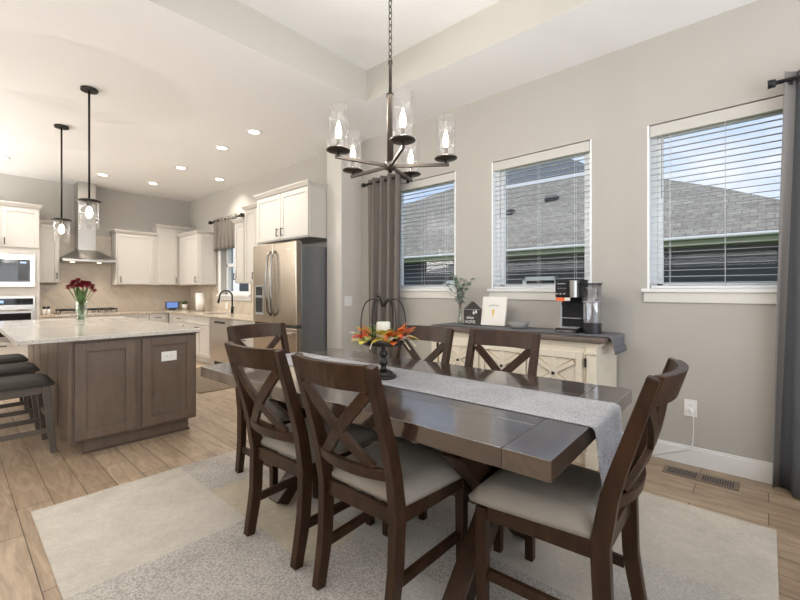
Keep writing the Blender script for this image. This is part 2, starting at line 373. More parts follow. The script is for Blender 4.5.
# dining windows
def window(n, y0, y1, label):
    r = thing('window_%d' % n, label, 'window', (XW, (y0+y1)/2, WZ0), kind='structure'); h = (y1-y0)/2; zt = WZ1 - WZ0
    bm = nb()
    for a, b, c, d in ((-h, -h+.05, .012, zt), (h-.05, h, .012, zt), (-h, h, .012, .034), (-h, h, zt-.05, zt)): box(bm, .075, .15, a, b, c, d)
    box(bm, .09, .13, -h+.05, -h+.085, .034, zt-.05); box(bm, .09, .13, h-.085, h-.05, .034, zt-.05); box(bm, .09, .13, -h+.05, h-.05, .034, .05); box(bm, .09, .13, -h+.05, h-.05, zt-.085, zt-.05)
    obj('window_frame', bm, 'white_vinyl', r, .003)
    bm = nb()
    for a, b in ((-h + .0005, -h + .014), (h - .014, h - .0005)): box(bm, .001, .0745, a, b, .012, zt - .0005)
    obj('jamb', bm, 'white_vinyl', r)
    bm = nb(); box(bm, .106, .112, -h+.08, h-.08, .045, zt-.08); obj('pane', bm, 'window_glass', r)
    bm = nb(); box(bm, -.0005, .15, -h+.001, h-.001, .001, .0115); box(bm, -.03, -.0005, -h-.035, h+.035, -.016, .012); obj('sill', bm, 'white_trim', r, .004)
    bm = nb(); box(bm, -.014, -.0005, -h-.02, h+.02, -.088, -.0162); obj('apron', bm, 'wall_trim', r, .003)
mat('wall_trim', (.68, .66, .62), .5)
lab = ['dining window nearest the refrigerator, beside the left curtain', 'middle dining window above the coffee maker', 'rightmost dining window above the wall outlet']
for i, (a, b) in enumerate(WIN): window(i + 1, a, b, lab[i])
# kitchen window
r = thing('window_4', 'small kitchen window above the sink', 'window', (XK, (KW[0]+KW[1])/2, KW[2]), kind='structure')
h = (KW[1]-KW[0])/2; zt = KW[3]-KW[2]; bm = nb()
for a, b, c, d in ((-h, -h+.05, .0, zt), (h-.06, h, 0, zt), (-h, h, 0, .06), (-h, h, zt-.05, zt), (-h, h, .52, .58)): box(bm, .10, .17, a, b, c, d)
obj('window_frame', bm, 'white_vinyl', r, .003)
bm = nb(); box(bm, .132, .138, -h+.05, h-.05, .06, zt-.05); obj('pane', bm, 'window_glass', r)
bm = nb(); box(bm, -.0005, .10, -h+.001, h-.001, -.0275, -.0005); box(bm, -.06, -.0005, -h-.07, h+.07, -.028, 0); obj('sill', bm, 'white_trim', r, .004)
bm = nb(); box(bm, -.02, -.0005, h, h+.07, 0, zt+.07); box(bm, -.02, -.0005, -h-.07, -h, 0, zt+.07); box(bm, -.02, -.0005, -h, h, zt, zt+.07); box(bm, -.018, -.0005, -h-.07, h+.07, -.10, -.028); obj('casing', bm, 'white_trim', r, .003)
# exterior ground
bm = nb(); box(bm, 3.72, 30, -14, 30, -.5, -.3); tag(obj('lawn', bm, 'grass'), 'grass lawn strip between the two houses', 'lawn', kind='structure')

# ================================================================ NEIGHBOUR HOUSE (outside)
NX, NZ = 9.0, 2.20; PITCH = .62
hs = thing('neighbour_house', 'dark sided house with grey shingle roof seen outside the windows', 'house', (NX, 3, -.3))
def onroof(px, py):
    d = ray(px, py); t = (NZ + PITCH*(0 - NX) - H)/(d.z - PITCH*d.x); return Vector((d.x*t, d.y*t, H + d.z*t))
loc0 = Vector((NX, 3, -.3))
def poly_slab(bm, pts, th):
    n = (pts[1]-pts[0]).cross(pts[2]-pts[0]).normalized()
    if n.z < 0: n = -n
    top = [bm.verts.new(p) for p in pts]; bot = [bm.verts.new(p - n*th) for p in pts]
    bm.faces.new(top); bm.faces.new(bot[::-1])
    for k in range(len(pts)): bm.faces.new((top[k], bot[k], bot[(k+1) % len(pts)], top[(k+1) % len(pts)]))
bm = nb(); box(bm, .45, 6, -9, 16, 0, NZ + .25); o = obj('wall', bm, 'siding', hs)
bm = nb()
for k in range(14): frustum(bm, (.425, .46, -9, 16), (.44, .46, -9, 16), .1 + k*.18, .1 + k*.18 + .178)
obj('lap_siding', bm, 'siding', hs)
out = [(830, 208), (782, 200), (720, 187.5), (665, 179), (598, 172), (506, 188), (456, 187), (404, 205), (380, 214)]
pts = [Vector((NX, -7, NZ))] + [onroof(*p) for p in out] + [Vector((NX, 17, NZ))]
bm = nb(); poly_slab(bm, [p - loc0 for p in pts], .08); obj('roof', bm, 'shingles', hs)
bm = nb(); box(bm, -.08, .03, -10, 14, NZ + .225, NZ + .285); obj('gutter', bm, 'gutter_white', hs, .02)
bm = nb(); box(bm, .0, .48, -10, 14, NZ + .12, NZ + .222); obj('soffit', bm, 'soffit', hs)
a, b = onroof(506, 188) - loc0, onroof(598, 172.3) - loc0
bm = nb(); sweep(bm, [a + Vector((0, .3, 0)), b - Vector((0, .3, 0))], (0, 0, 1), .07, .06); obj('ridge_trim', bm, 'gutter_white', hs)
# second roof behind the first
def onplane(px, py, x): d = ray(px, py); t = x/d.x; return Vector((x, d.y*t, H + d.z*t))
xs = a.x + NX + .15
ps = [onplane(*q, xs) - loc0 for q in ((480, 192), (612, 178), (600, 169), (560, 155), (530, 147), (500, 163), (470, 180))]
bm = nb(); v1 = [bm.verts.new(p) for p in ps]; v2 = [bm.verts.new(p + Vector((3, 0, 0))) for p in ps]
bm.faces.new(v1); bm.faces.new(v2[::-1])
for k in range(len(ps)): bm.faces.new((v1[k], v2[k], v2[(k+1) % len(ps)], v1[(k+1) % len(ps)]))
obj('upper_roof', bm, 'upper_roof', hs)
for px, py in ((552, 200), (508, 214)):
    p = onroof(px, py) - loc0; bm = nb(); box(bm, p.x - .12, p.x + .12, p.y - .17, p.y + .17, p.z - .05, p.z + .12); obj('roof_vent', bm, 'black_plastic', hs, .02)
for px0, px1, py in ((523, 559, 277), (444, 480, 281)):
    q0, q1 = onplane(px0, py, NX + .42) - loc0, onplane(px1, py, NX + .42) - loc0
    bm = nb(); f = .09
    for ya, yb, za, zb in ((q1.y, q0.y, q0.z - f, q0.z), (q1.y, q0.y, q0.z - 1.3, q0.z - 1.3 + f), (q1.y, q1.y + f, q0.z - 1.3, q0.z), (q0.y - f, q0.y, q0.z - 1.3, q0.z)): box(bm, .38, .46, ya, yb, za, zb)
    w = obj('window', bm, 'gutter_white', hs, .005)
    bm = nb(); box(bm, .42, .45, q1.y + f, q0.y - f, q0.z - 1.3 + f, q0.z - f); obj('window_pane', bm, 'black_glass', w)

# ================================================================ BLINDS
def blind(y0, y1, label):
    yc, h = (y0+y1)/2, (y1-y0)/2 - .017
    r = thing('window_blind', label, 'blind', (XW + .035, yc, WZ1), 0, 'white slat blinds in the dining windows')
    bm = nb(); box(bm, -.030, .022, -h, h, -.088, -.006); obj('valance', bm, 'valance_cream', r, .004)
    bm = nb(); box(bm, -.02, .02, -h+.004, h-.004, -1.206, -1.188); obj('bottom_rail', bm, 'blind_white', r, .003)
    bm = nb(); z = -1.165; t = radians(4)
    while z < -.10:
        sweep(bm, [(-.001, -h+.004, z), (-.001, h-.004, z)], (cos(t), 0, sin(t)), .0165, .0013); z += .0445
    obj('slats', bm, 'slat_backlit', r)
    for yy in (-h*.72, 0, h*.72):
        bm = nb()
        for xx in (-.0225, .0215): tube(bm, [(xx, yy, -1.19), (xx, yy, -.08)], .0012, 5)
        obj('ladder_cord', bm, 'blind_white', r)
    bm = nb(); tube(bm, [(-.038, h - .075, -.085), (-.038, h - .075, -.55)], .0032, 6); obj('wand', bm, 'grey_plastic', r)
blind(*WIN[0], 'white slat blind in the window beside the left grey curtain')
blind(*WIN[1], 'white slat blind in the middle dining window above the coffee maker')
blind(*WIN[2], 'white slat blind in the rightmost window beside the dark curtain')

# ================================================================ CURTAINS
def curtain(name, pts_top, pts_bot, z0, z1, m, label, cat, waves, amp, loc, group=None, th=.004, nz=14, lead=None):
    """pts along Y from y0 to y1, rippling in X; returns object"""
    bm = nb(); ny = waves*10; grid = []
    for j in range(nz + 1):
        f = j/nz; z = z0 + (z1 - z0)*f; row = []
        ya = pts_bot[0] + (pts_top[0]-pts_bot[0])*f; yb = pts_bot[1] + (pts_top[1]-pts_bot[1])*f
        for i in range(ny + 1):
            s = i/ny; ph = 2*pi*waves*s
            a = amp*(1 - .15*f + .12*sin(3*s + 5*f))
            row.append(bm.verts.new((a*sin(ph + .25*sin(4*f + 5*s)), ya + (yb - ya)*s + .012*sin(2*ph + 2*f), z)))
        grid.append(row)
    for j in range(nz):
        for i in range(ny):
            f = bm.faces.new((grid[j][i], grid[j][i+1], grid[j+1][i+1], grid[j+1][i])); f.smooth = True
            if lead and i < ny*lead[1]: f.material_index = 1
    root = thing(name, label, cat, loc, 0, group)
    o = obj('fabric', bm, [m, lead[0]] if lead else m, root)
    sd = o.modifiers.new('solid', 'SOLIDIFY'); sd.thickness = th
    return root
def rod(name, y0, y1, z, x, label, brackets, finials):
    r = thing(name, label, 'curtain rod', (x, (y0+y1)/2, z)); h = (y1-y0)/2
    bm = nb(); tube(bm, [(0, -h, 0), (0, h, 0)], .0125, 12); obj('pole', bm, 'black_metal', r)
    for s in finials:
        bm = nb(); yy = h if s > 0 else -h
        tube(bm, [(0, yy - s*.002, 0), (0, yy + s*.012, 0), (0, yy + s*.014, 0), (0, yy + s*.05, 0)], [.013, .013, .024, .026], 12); obj('finial', bm, 'black_metal', r)
    for b in brackets:
        bm = nb(); sweep(bm, [(0, b, -.018), (.06, b, -.018), (XW - x - .0005, b, -.018)], (0, 1, 0), .009, .007); box(bm, XW - x - .008, XW - x - .0005, b - .018, b + .018, -.06, .03); obj('bracket', bm, 'black_metal', r)
rod('curtain_rod', -.95, -.045, 2.478, 3.365, 'black curtain rod above the right end of the rightmost window', [.40, -.40], [1])
rod('curtain_rod', 2.96, 3.60, 2.485, 3.365, 'short black curtain rod holding the left curtain by the wing wall', [.29, -.26], [1])
def rings(root, ys, z):
    for y in ys:
        bm = nb(); n = 14; R = .019
        tube(bm, [(R*cos(2*pi*k/n), y, z + R*sin(2*pi*k/n)) for k in range(n+1)], .0035, 6, caps=False); obj('grommet', bm, 'steel', root)
c = curtain('curtain', (-.085, -.62), (-.02, -.66), .012, 2.53, 'curtain_fabric', 'dark grey curtain panel hanging to the floor at the right edge', 'curtain', 4, .055, (3.365, 0, 0), lead=('curtain_edge', .045)); rings(c, [-.15, -.42], 2.478)
c = curtain('curtain', (3.54, 3.02), (3.55, 3.07), .012, 2.535, 'curtain_brown', 'grey brown curtain panel hanging left of the first window behind the pumpkin centrepiece', 'curtain', 4, .05, (3.365, 0, 0)); rings(c, [3.28], 2.485)

# ================================================================ RUG
def Zp(px, py, z): d = ray(px, py); t = (z - H)/d.z; return d.x*t, d.y*t
bm = nb(); RX0, RX1, RY0, RY1 = .302, 2.80, -.03, 2.99
xs = [RX0, 1.06, 1.36, 1.65, 2.1, RX1]; ysr = [RY0, .5, 1.15, 1.52, 2.05, 2.5, RY1]
pat = [[1, 1, 0, 3, 0], [1, 3, 1, 0, 0], [1, 1, 3, 1, 3], [1, 2, 3, 1, 0], [0, 2, 1, 0, 2], [0, 1, 0, 3, 0]]
for j in range(len(ysr)-1):
    for i in range(len(xs)-1): box(bm, xs[i], xs[i+1], ysr[j], ysr[j+1], .0005, .0105, pat[j][i])
bmesh.ops.remove_doubles(bm, verts=bm.verts, dist=1e-5)
o = tag(obj('area_rug', bm, ['rug_cream', 'rug_speck', 'rug_tan', 'rug_grey']), 'large cream and grey patchwork rug under the dining table', 'rug')
bm = nb(); box(bm, 1.98, 2.70, 4.95, 6.6, .0005, .009); tag(obj('kitchen_mat', bm, 'kitchen_mat', bevel=.004), 'brown woven mat on the floor between island and sink cabinets', 'mat')

# ================================================================ DINING TABLE
TA = radians(1.96); TC = (1.578, 1.512)
tb = thing('dining_table', 'long dark brown trestle dining table on the patchwork rug', 'table', (*TC, .0105), TA)
TW, TL, TT, TH0 = .52, 1.058, .7495, .688
bm = nb(); L1 = TL - .145
for k in range(4): box(bm, -TW + k*TW/2 + (.0012 if k else 0), -TW + (k+1)*TW/2 - .0006, -L1 + .001, L1 - .001, TH0, TT)
box(bm, -TW + .004, TW - .004, -L1, L1, TH0 + .004, TT - .003)
obj('tabletop', bm, 'table_wood', tb, .0025)
for s in (-1, 1):
    bm = nb(); y0, y1 = sorted((s*L1, s*TL)); box(bm, -TW, TW, y0, y1, TH0, TT); obj('breadboard_end', bm, 'table_end_wood', tb, .0022)
bm = nb()
for s in (-1, 1):
    a, b = sorted((s*.40, s*.36)); box(bm, a, b, -.80, .80, TH0 - .06, TH0 - .0005)
obj('apron', bm, 'table_wood', tb, .004)
for s in (-1, 1):
    yy = -.625 if s < 0 else .55
    bm = nb(); box(bm, -.40, .40, -.05, .05, TH0 - .062, TH0); t = obj('trestle', bm, 'table_wood', tb, .005, loc=(0, yy, 0))
    for q in (-1, 1):
        bm = nb()
        sweep(bm, [(q*.315, 0, .0), (-q*.315, 0, TH0 - .06)], (0, 1, 0), .045 if q < 0 else .0452, .052)
        for v in bm.verts:
            if v.co.z < .03: v.co.z = 0
            if v.co.z > TH0 - .09: v.co.z = TH0 - .06
        obj('leg', bm, 'chair_wood', t, .006)
bm = nb(); box(bm, -.085, -.012, -.58, .505, .29, .36); obj('stretcher', bm, 'table_wood', tb, .006)

# table runner
def drape(x0, x1, yend0, yend1, zt, drop0, drop1, m, name, root, wav=.012):
    bm = nb(); path = []
    r = .018
    n = 10
    for k in range(n + 1): path.append((yend0 - r, zt - r - drop0*(1 - k/n), 1 - k/n))
    for k in range(1, 4): a = pi - k*pi/6; path.append((yend0 + r*cos(a), zt - r + r*sin(a), 0))
    for k in range(13): path.append((yend0 + .01 + (yend1 - yend0 - .02)*k/12, zt, 0))
    for k in range(1, 4): a = pi/2 - k*pi/6; path.append((yend1 + r*cos(a), zt - r + r*sin(a), 0))
    for k in range(n + 1): path.append((yend1 + r, zt - r - drop1*k/n, -k/n))
    nx = 16; rows = []
    for y, z, hang in path:
        row = []
        for i in range(nx + 1):
            s = i/nx; x = x0 + (x1 - x0)*s; w = abs(hang)
            if hang: x = (x0+x1)/2 + (x - (x0+x1)/2)*(1 - .10*w)
            yy = y - (1 if hang > 0 else -1 if hang < 0 else 0)*(w*(wav + wav*sin(s*2*pi*2.3 + 1)))
            row.append(bm.verts.new((x, yy, z)))
        rows.append(row)
    for a, b in zip(rows, rows[1:]):
        for i in range(nx): bm.faces.new((a[i], a[i+1], b[i+1], b[i])).smooth = True
    o = obj(name, bm, m, root); sd = o.modifiers.new('solid', 'SOLIDIFY'); sd.thickness = .003; sd.offset = 1
    return o
rn = thing('table_runner', 'grey woven runner lying along the dining table with a tasselled hanging end', 'table runner', (*TC, .7605), TA)
drape(-.163, .200, -TL, TL, .0005, .235, .20, 'runner_cloth', 'cloth', rn)
for s, z in ((-1, -.255), (1, -.22)):
    for k in range(7):
        xx = -.141 + k*.053; bm = nb(); yy = s*(TL + .035)
        tube(bm, [(xx, yy, z + .006), (xx, yy, z - .006), (xx, yy, z - .012), (xx + .004, yy, z - .045)], [.004, .009, .007, .011], 7); obj('tassel', bm, 'cloth_dark', rn)

# ================================================================ CHAIRS
def py_(z):   # rear post line (local y at height z)
    k = [(0, -.045), (.2, -.008), (.42, 0), (.6, -.03), (.965, -.145)]
    for (a, ya), (b, yb) in zip(k, k[1:]):
        if z <= b: return ya + (yb - ya)*(z - a)/(b - a)
    return k[-1][1]
def bow(x, amt=.035): return -amt*(1 - (x/.2)**2)
def make_chair(label):
    r = thing('dining_chair', label, 'chair', (0, 0, 0), 0, 'dark wood dining chairs around the table')
    zs = [0, .07, .14, .22, .32, .42, .5, .58, .66, .75, .85, .962]
    for s in (-1, 1):
        bm = nb(); sweep(bm, [(s*(.19 + .012*z), py_(z), z) for z in zs], (1, 0, 0), .0195, [.022, .024, .026, .027, .028, .029, .028, .026, .024, .022, .020, .017])
        obj('rear_leg', bm, 'chair_wood', r, .004)
        bm = nb(); sweep(bm, [(s*.214, .40, 0), (s*.214, .40, .415)], (1, 0, 0), [.018, .022], [.018, .022]); obj('front_leg', bm, 'chair_wood', r, .004)
        bm = nb(); sweep(bm, [(s*.205, .385, .165), (s*.192, .015, .165)], (0, 0, 1), .019, .011); obj('stretcher', bm, 'chair_wood', r, .002)
    bm = nb()
    for s in (-1, 1): sweep(bm, [(s*.213, .385, .40), (s*.192, .02, .40)], (0, 0, 1), .030, .011)
    sweep(bm, [(-.20, .408, .40), (.20, .408, .40)], (0, 0, 1), .030, .011); sweep(bm, [(-.18, .0, .40), (.18, .0, .40)], (0, 0, 1), .030, .011)
    obj('seat_frame', bm, 'chair_wood', r, .003)
    # upholstered seat
    bm = nb(); n = 12; top = []; 
    def prof(i, j):
        u, v = -1 + 2*i/n, j/n
        hw = .205 + (.248 - .205)*min(1, v*1.15); y = .012 + .430*v + .012*(1 - u*u)*v
        e = min(1 - abs(u), v*1.05 + .0, (1 - v))*2*hw; hgt = .036*min(1, max(0, e/.05))**.5 + .012*(1 - u*u)*4*v*(1 - v)
        return u*hw, y, hgt
    for j in range(n + 1): top.append([bm.verts.new((p[0], p[1], .452 + p[2])) for p in (prof(i, j) for i in range(n + 1))])
    bot = [[bm.verts.new((p[0]*.985, .016 + (p[1]-.016)*.985, .431)) for p in (prof(i, j) for i in range(n + 1))] for j in range(n + 1)]
    for j in range(n):
        for i in range(n):
            bm.faces.new((top[j][i], top[j][i+1], top[j+1][i+1], top[j+1][i])).smooth = True
            bm.faces.new((bot[j][i], bot[j+1][i], bot[j+1][i+1], bot[j][i+1]))
    for k in range(n):
        for a, b in (((0, k), (0, k+1)), ((n, k+1), (n, k)), ((k+1, 0), (k, 0)), ((k, n), (k+1, n))):
            bm.faces.new((top[a[0]][a[1]], bot[a[0]][a[1]], bot[b[0]][b[1]], top[b[0]][b[1]])).smooth = True
    obj('seat', bm, 'seat_fabric', r)
    # back
    def rail(z0, z1, th, name, bw=.035, half=.186):
        bm = nb(); n = 12; pr = []
        for i in range(n + 1):
            x = -half + 2*half*i/n; yb = bow(x, bw)
            pr.append([bm.verts.new((x, py_(z) + yb + d, z)) for z, d in ((z0, -th), (z0, th), (z1, th), (z1, -th))])
        for a, b in zip(pr, pr[1:]):
            for k in range(4): bm.faces.new((a[k], a[(k+1) % 4], b[(k+1) % 4], b[k]))
        bm.faces.new(pr[0][::-1]); bm.faces.new(pr[-1]); obj(name, bm, 'chair_wood', r, .003)
    rail(.870, .965, .0155, 'top_rail', .045); rail(.538, .580, .0135, 'lower_rail', .045)
    for s in (-1, 1):
        bm = nb(); pts = []
        for k in range(9):
            f = k/8; x = s*(-.128 + .298*f); z = .576 + .288*f; pts.append((x, py_(z) + bow(x, .043) + s*.0005, z))
        sweep(bm, pts, [Vector((0, 1, .25))]*9, .0095, .022); obj('cross_slat', bm, 'chair_wood', r, .002)
    return r
ch = make_chair('dark wood cross-back dining chair at the near side of the table, nearest the camera')
RZ = .0105
spots = [  # rear-foot midpoint x, y, facing angle (direction chair faces, deg), label
    (1.065, 1.175, 2, None),
    (1.055, 1.725, 3, 'dark wood cross-back dining chair at the near side of the table, nearer the island'),
    (1.49, 2.58, 272, 'dark wood cross-back dining chair at the far left end of the table, toward the refrigerator'),
    (2.005, 1.705, 184, 'dark wood cross-back dining chair on the sideboard side, directly behind the pumpkin centrepiece'),
    (2.10, 1.175, 184, 'dark wood cross-back dining chair on the sideboard side, nearer the coffee maker'),
    (1.553, .392, 91.5, 'dark wood cross-back dining chair at the right end of the table, beside the hanging runner'),
]
for i, (x, y, a, l) in enumerate(spots):
    o = ch if i == 0 else copy_tree(ch)
    o.location = (x, y, RZ); o.rotation_euler = (0, 0, radians(a - 90))
    if l: o['label'] = l

# ================================================================ CENTREPIECE
px_, py0, pz = 1.53, 1.50, .7645
wp = thing('wire_pumpkin_stand', 'bronze wire pumpkin frame on a turned pedestal in the middle of the dining table', 'centrepiece', (px_, py0, pz))
bm = nb(); lathe(bm, [(0, 0), (.068, 0), (.070, .008), (.063, .016), (.048, .020), (.050, .028), (.035, .036), (.018, .044), (.013, .06), (.022, .072), (.024, .082), (.013, .098), (.012, .106), (.022, .118), (.023, .128), (.012, .145), (.010, .158), (.018, .166), (.030, .172), (0, .173)], 28)
obj('pedestal', bm, 'dark_metal', wp)
bm = nb(); lathe(bm, [(0, .1725), (.10, .1725), (.112, .178), (.114, .190), (.108, .190), (.105, .181), (0, .180)], 36); obj('tray', bm, 'dark_metal', wp)
WPR = [(.112, .186), (.117, .26), (.113, .33), (.097, .383), (.066, .409), (.034, .405), (.010, .380)]
for k in range(6):
    a = 2*pi*k/6 + .3; pts = []
    for i in range(len(WPR) - 1):
        p0, p1, p2, p3 = [Vector(WPR[max(0, min(len(WPR)-1, j))]) for j in (i-1, i, i+1, i+2)]
        for q in range(4):
            t = q/4; v = .5*((2*p1) + (p2 - p0)*t + (2*p0 - 5*p1 + 4*p2 - p3)*t*t + (3*p1 - p0 - 3*p2 + p3)*t**3); pts.append((v.x*cos(a), v.x*sin(a), v.y))
    pts.append((.010*cos(a), .010*sin(a), .380))
    bm = nb(); tube(bm, pts, .0034, 6); obj('wire', bm, 'dark_metal', wp)
bm = nb(); tube(bm, [(0, 0, .37), (.0, .0, .395), (-.008, .008, .42), (-.03, .026, .436)], [.014, .011, .009, .011], 8); tube(bm, [(.0, 0, .39), (.02, -.016, .40), (.036, -.026, .385)], [.006, .005, .004], 6); obj('stem', bm, 'bronze', wp)
cn = nb(); lathe(cn, [(0, 0), (.036, 0), (.036, .105), (.033, .11), (.030, .106), (.012, .101), (0, .100)], 24); tube(cn, [(0, 0, .099), (.001, 0, .112)], .0015, 5)
tag(obj('candle', cn, 'candle_wax', loc=(px_, py0, pz + .181)), 'short cream candle inside the wire pumpkin', 'candle')
gr = thing('autumn_leaf_garland', 'orange red and yellow autumn leaf garland around the candle', 'garland', (px_, py0, pz + .19))
rg = random.Random(5)
def leaf(bm, base, direction, length, width, up=.2):
    d = Vector(direction).normalized(); sd = d.cross(Vector((0, 0, 1))).normalized(); nn = sd.cross(d)
    b = Vector(base); rows = []
    for f, w in ((0, .06), (.2, .75), (.45, 1), (.7, .62), (1, .03)):
        c = b + d*length*f + nn*(up*length*f*f - .25*length*f*f*f)
        rows.append([bm.verts.new(c + sd*w*width*q + nn*(.12*width*abs(q)*w)) for q in (-1, 0, 1)])
    for a, e in zip(rows, rows[1:]):
        for k in range(2): bm.faces.new((a[k], a[k+1], e[k+1], e[k])).smooth = True
tones = ['leaf_orange', 'leaf_orange', 'leaf_red', 'leaf_yellow', 'leaf_olive', 'leaf_cream', 'leaf_orange', 'leaf_green']
for k in range(84):
    a = rg.uniform(0, 2*pi); R = rg.uniform(.055, .12); bm = nb()
    leaf(bm, (R*cos(a), R*sin(a), rg.uniform(.0, .045)), (cos(a + rg.uniform(-.9, .9)), sin(a + rg.uniform(-.9, .9)), rg.uniform(-.25, .75)), rg.uniform(.055, .10), rg.uniform(.02, .033))
    o = obj('leaf', bm, rg.choice(tones), gr); sdm = o.modifiers.new('solid', 'SOLIDIFY'); sdm.thickness = .0012
for k in range(8):
    a = 2*pi*k/8 + rg.uniform(-.3, .3); bm = nb(); p0 = (.09*cos(a), .09*sin(a), .01); tube(bm, [p0, (.13*cos(a + .1), .13*sin(a + .1), .015), (.17*cos(a + .12), .17*sin(a + .12), .0 + rg.uniform(-.04, .05))], [.002, .002, .004], 5); obj('twig', bm, 'leaf_cream', gr)
for k in range(7):
    a = 2*pi*k/7 + .4; bm = nb(); q = bmesh.ops.create_icosphere(bm, subdivisions=2, radius=rg.uniform(.011, .017), matrix=Matrix.Translation((.105*cos(a), .105*sin(a), .03))); obj('berry', bm, 'leaf_red' if k % 2 else 'leaf_orange', gr, smooth=True)

# ================================================================ SIDEBOARD
SBY = 1.57; SBX0, SBX1 = 2.945, 3.458; ST = .893
sb = thing('sideboard', 'cream painted sideboard with dark wood top under the middle window', 'sideboard', (0, SBY, 0))
hl = .70
bm = nb(); box(bm, SBX0 + .012, SBX1, -hl, hl, .085, ST - .034); box(bm, SBX0 + .03, SBX1, -hl + .02, hl - .02, .0, .085)
obj('body', bm, 'sb_cream', sb, .004)
bm = nb(); box(bm, SBX0 - .028, SBX1, -hl - .055, hl + .055, ST - .034, ST); obj('top', bm, 'sb_top', sb, .006)
bm = nb(); box(bm, SBX0 - .006, SBX1, -hl - .03, hl + .03, ST - .052, ST - .0342); box(bm, SBX0 + .002, SBX1, -hl - .012, hl + .012, ST - .068, ST - .052); obj('cornice', bm, 'sb_cream', sb, .004)
for s in (-1, 1):
    bm = nb(); a, b = sorted((s*(hl + .004), s*(hl - .062))); box(bm, SBX0 - .004, SBX0 + .03, a, b, .0, ST - .069)
    box(bm, SBX0 - .012, SBX0 + .03, a - .006, b + .006, .0, .10); box(bm, SBX0 - .012, SBX0 + .03, a - .006, b + .006, ST - .115, ST - .092); obj('pilaster', bm, 'sb_cream', sb, .003)
    bm = nb(); a, b = sorted((s*(hl - .062), s*(hl - .068))); box(bm, SBX0 + .002, SBX0 + .0125, a, b, .10, ST - .08); obj('glaze_line', bm, 'sb_glaze', sb)
dw = .412
for k in (-1, 0, 1):
    yc = k*dw; hw = dw/2 - .006; z0, z1 = .455, ST - .105
    bm = nb(); box(bm, SBX0 + .003, SBX0 + .013, yc - hw, yc + hw, z0, z1)
    for a, b, c, d in ((yc - hw, yc - hw + .042, z0, z1), (yc + hw - .042, yc + hw, z0, z1), (yc - hw + .042, yc + hw - .042, z0, z0 + .05), (yc - hw + .042, yc + hw - .042, z1 - .05, z1)): box(bm, SBX0 - .010, SBX0 + .003, a, b, c, d)
    d = obj('door', bm, 'sb_cream', sb, .003)
    zc = (z0 + z1)/2; iw, zt, zb = hw - .045, z1 - .052, z0 + .052
    bm = nb()
    for q in (-1, 1):
        sweep(bm, [(SBX0 - .003, yc + q*.02, zc + .02), (SBX0 - .003, yc + q*iw*.93, zt - .02)], (1, 0, 0), .008, .015)
        sweep(bm, [(SBX0 - .003, yc + q*.02, zc - .02), (SBX0 - .003, yc + q*iw*.93, zb + .02)], (1, 0, 0), .008, .015)
    gz = nb()
    for q in (-1, 1):
        for e, zz in ((1, zt), (-1, zb)): sweep(gz, [(SBX0 + .0015, yc + q*.01, zc + e*.01), (SBX0 + .0015, yc + q*iw*.95, zz - e*.012)], (1, 0, 0), .0013, .0195)
    obj('glaze_edge', gz, 'sb_glaze', d)  # dark glaze along the edges of the diagonal mouldings
    box(bm, SBX0 - .006, SBX0 + .003, yc - .016, yc + .016, zc + .02, zt); box(bm, SBX0 - .006, SBX0 + .003, yc - .016, yc + .016, zb, zc - .02)
    box(bm, SBX0 - .008, SBX0 + .003, yc - .03, yc + .03, zc - .03, zc + .03); obj('sunburst_moulding', bm, 'sb_cream', d, .002)
    bm = nb()
    for a, b, c, e in ((yc - hw + .042, yc - hw + .045, z0 + .05, z1 - .05), (yc + hw - .045, yc + hw - .042, z0 + .05, z1 - .05), (yc - hw + .042, yc + hw - .042, z1 - .053, z1 - .05), (yc - hw + .042, yc + hw - .042, z0 + .05, z0 + .053)): box(bm, SBX0 + .0005, SBX0 + .003, a, b, c, e)
    obj('glaze_line', bm, 'sb_glaze', d)
    bm = nb(); bmesh.ops.create_icosphere(bm, subdivisions=2, radius=.012, matrix=Matrix.Translation((SBX0 - .016, yc, zc))); obj('knob', bm, 'dark_metal', d, smooth=True)
    bm = nb(); box(bm, SBX0 - .006, SBX0 + .0115, yc - hw, yc + hw, .125, .445); box(bm, SBX0 - .010, SBX0 - .006, yc - hw + .03, yc + hw - .03, .155, .415); d = obj('drawer', bm, 'sb_cream', sb, .003)
    bm = nb(); bmesh.ops.create_icosphere(bm, subdivisions=2, radius=.012, matrix=Matrix.Translation((SBX0 - .016, yc, .285))); obj('knob', bm, 'dark_metal', d, smooth=True)
for yy in (-hl + .066, hl - .066):
    for zz in (.50, .72): bm = nb(); box(bm, SBX0 - .012, SBX0 + .004, yy - .007, yy + .007, zz - .03, zz + .03); obj('hinge', bm, 'dark_metal', sb, .002)
# cloth on sideboard
cl = thing('sideboard_runner', 'dark grey fringed cloth on the sideboard top hanging over its right end', 'table runner', (3.19, SBY, ST))
drape(-.165, .165, -hl - .056, hl + .056, .004, .06, .03, 'cloth_dark', 'cloth', cl, wav=.006)
bm = nb()
for i in range(40):
    xx = -.15 + .30*i/39; yy = -hl - .088
    tube(bm, [(xx, yy + .002, -.068), (xx + rg.uniform(-.004, .004), yy - .004, -.095), (xx + rg.uniform(-.008, .008), yy - .006, -.115)], .0022, 4)
obj('fringe', bm, 'cloth_dark', cl)
ZT = ST + .0075
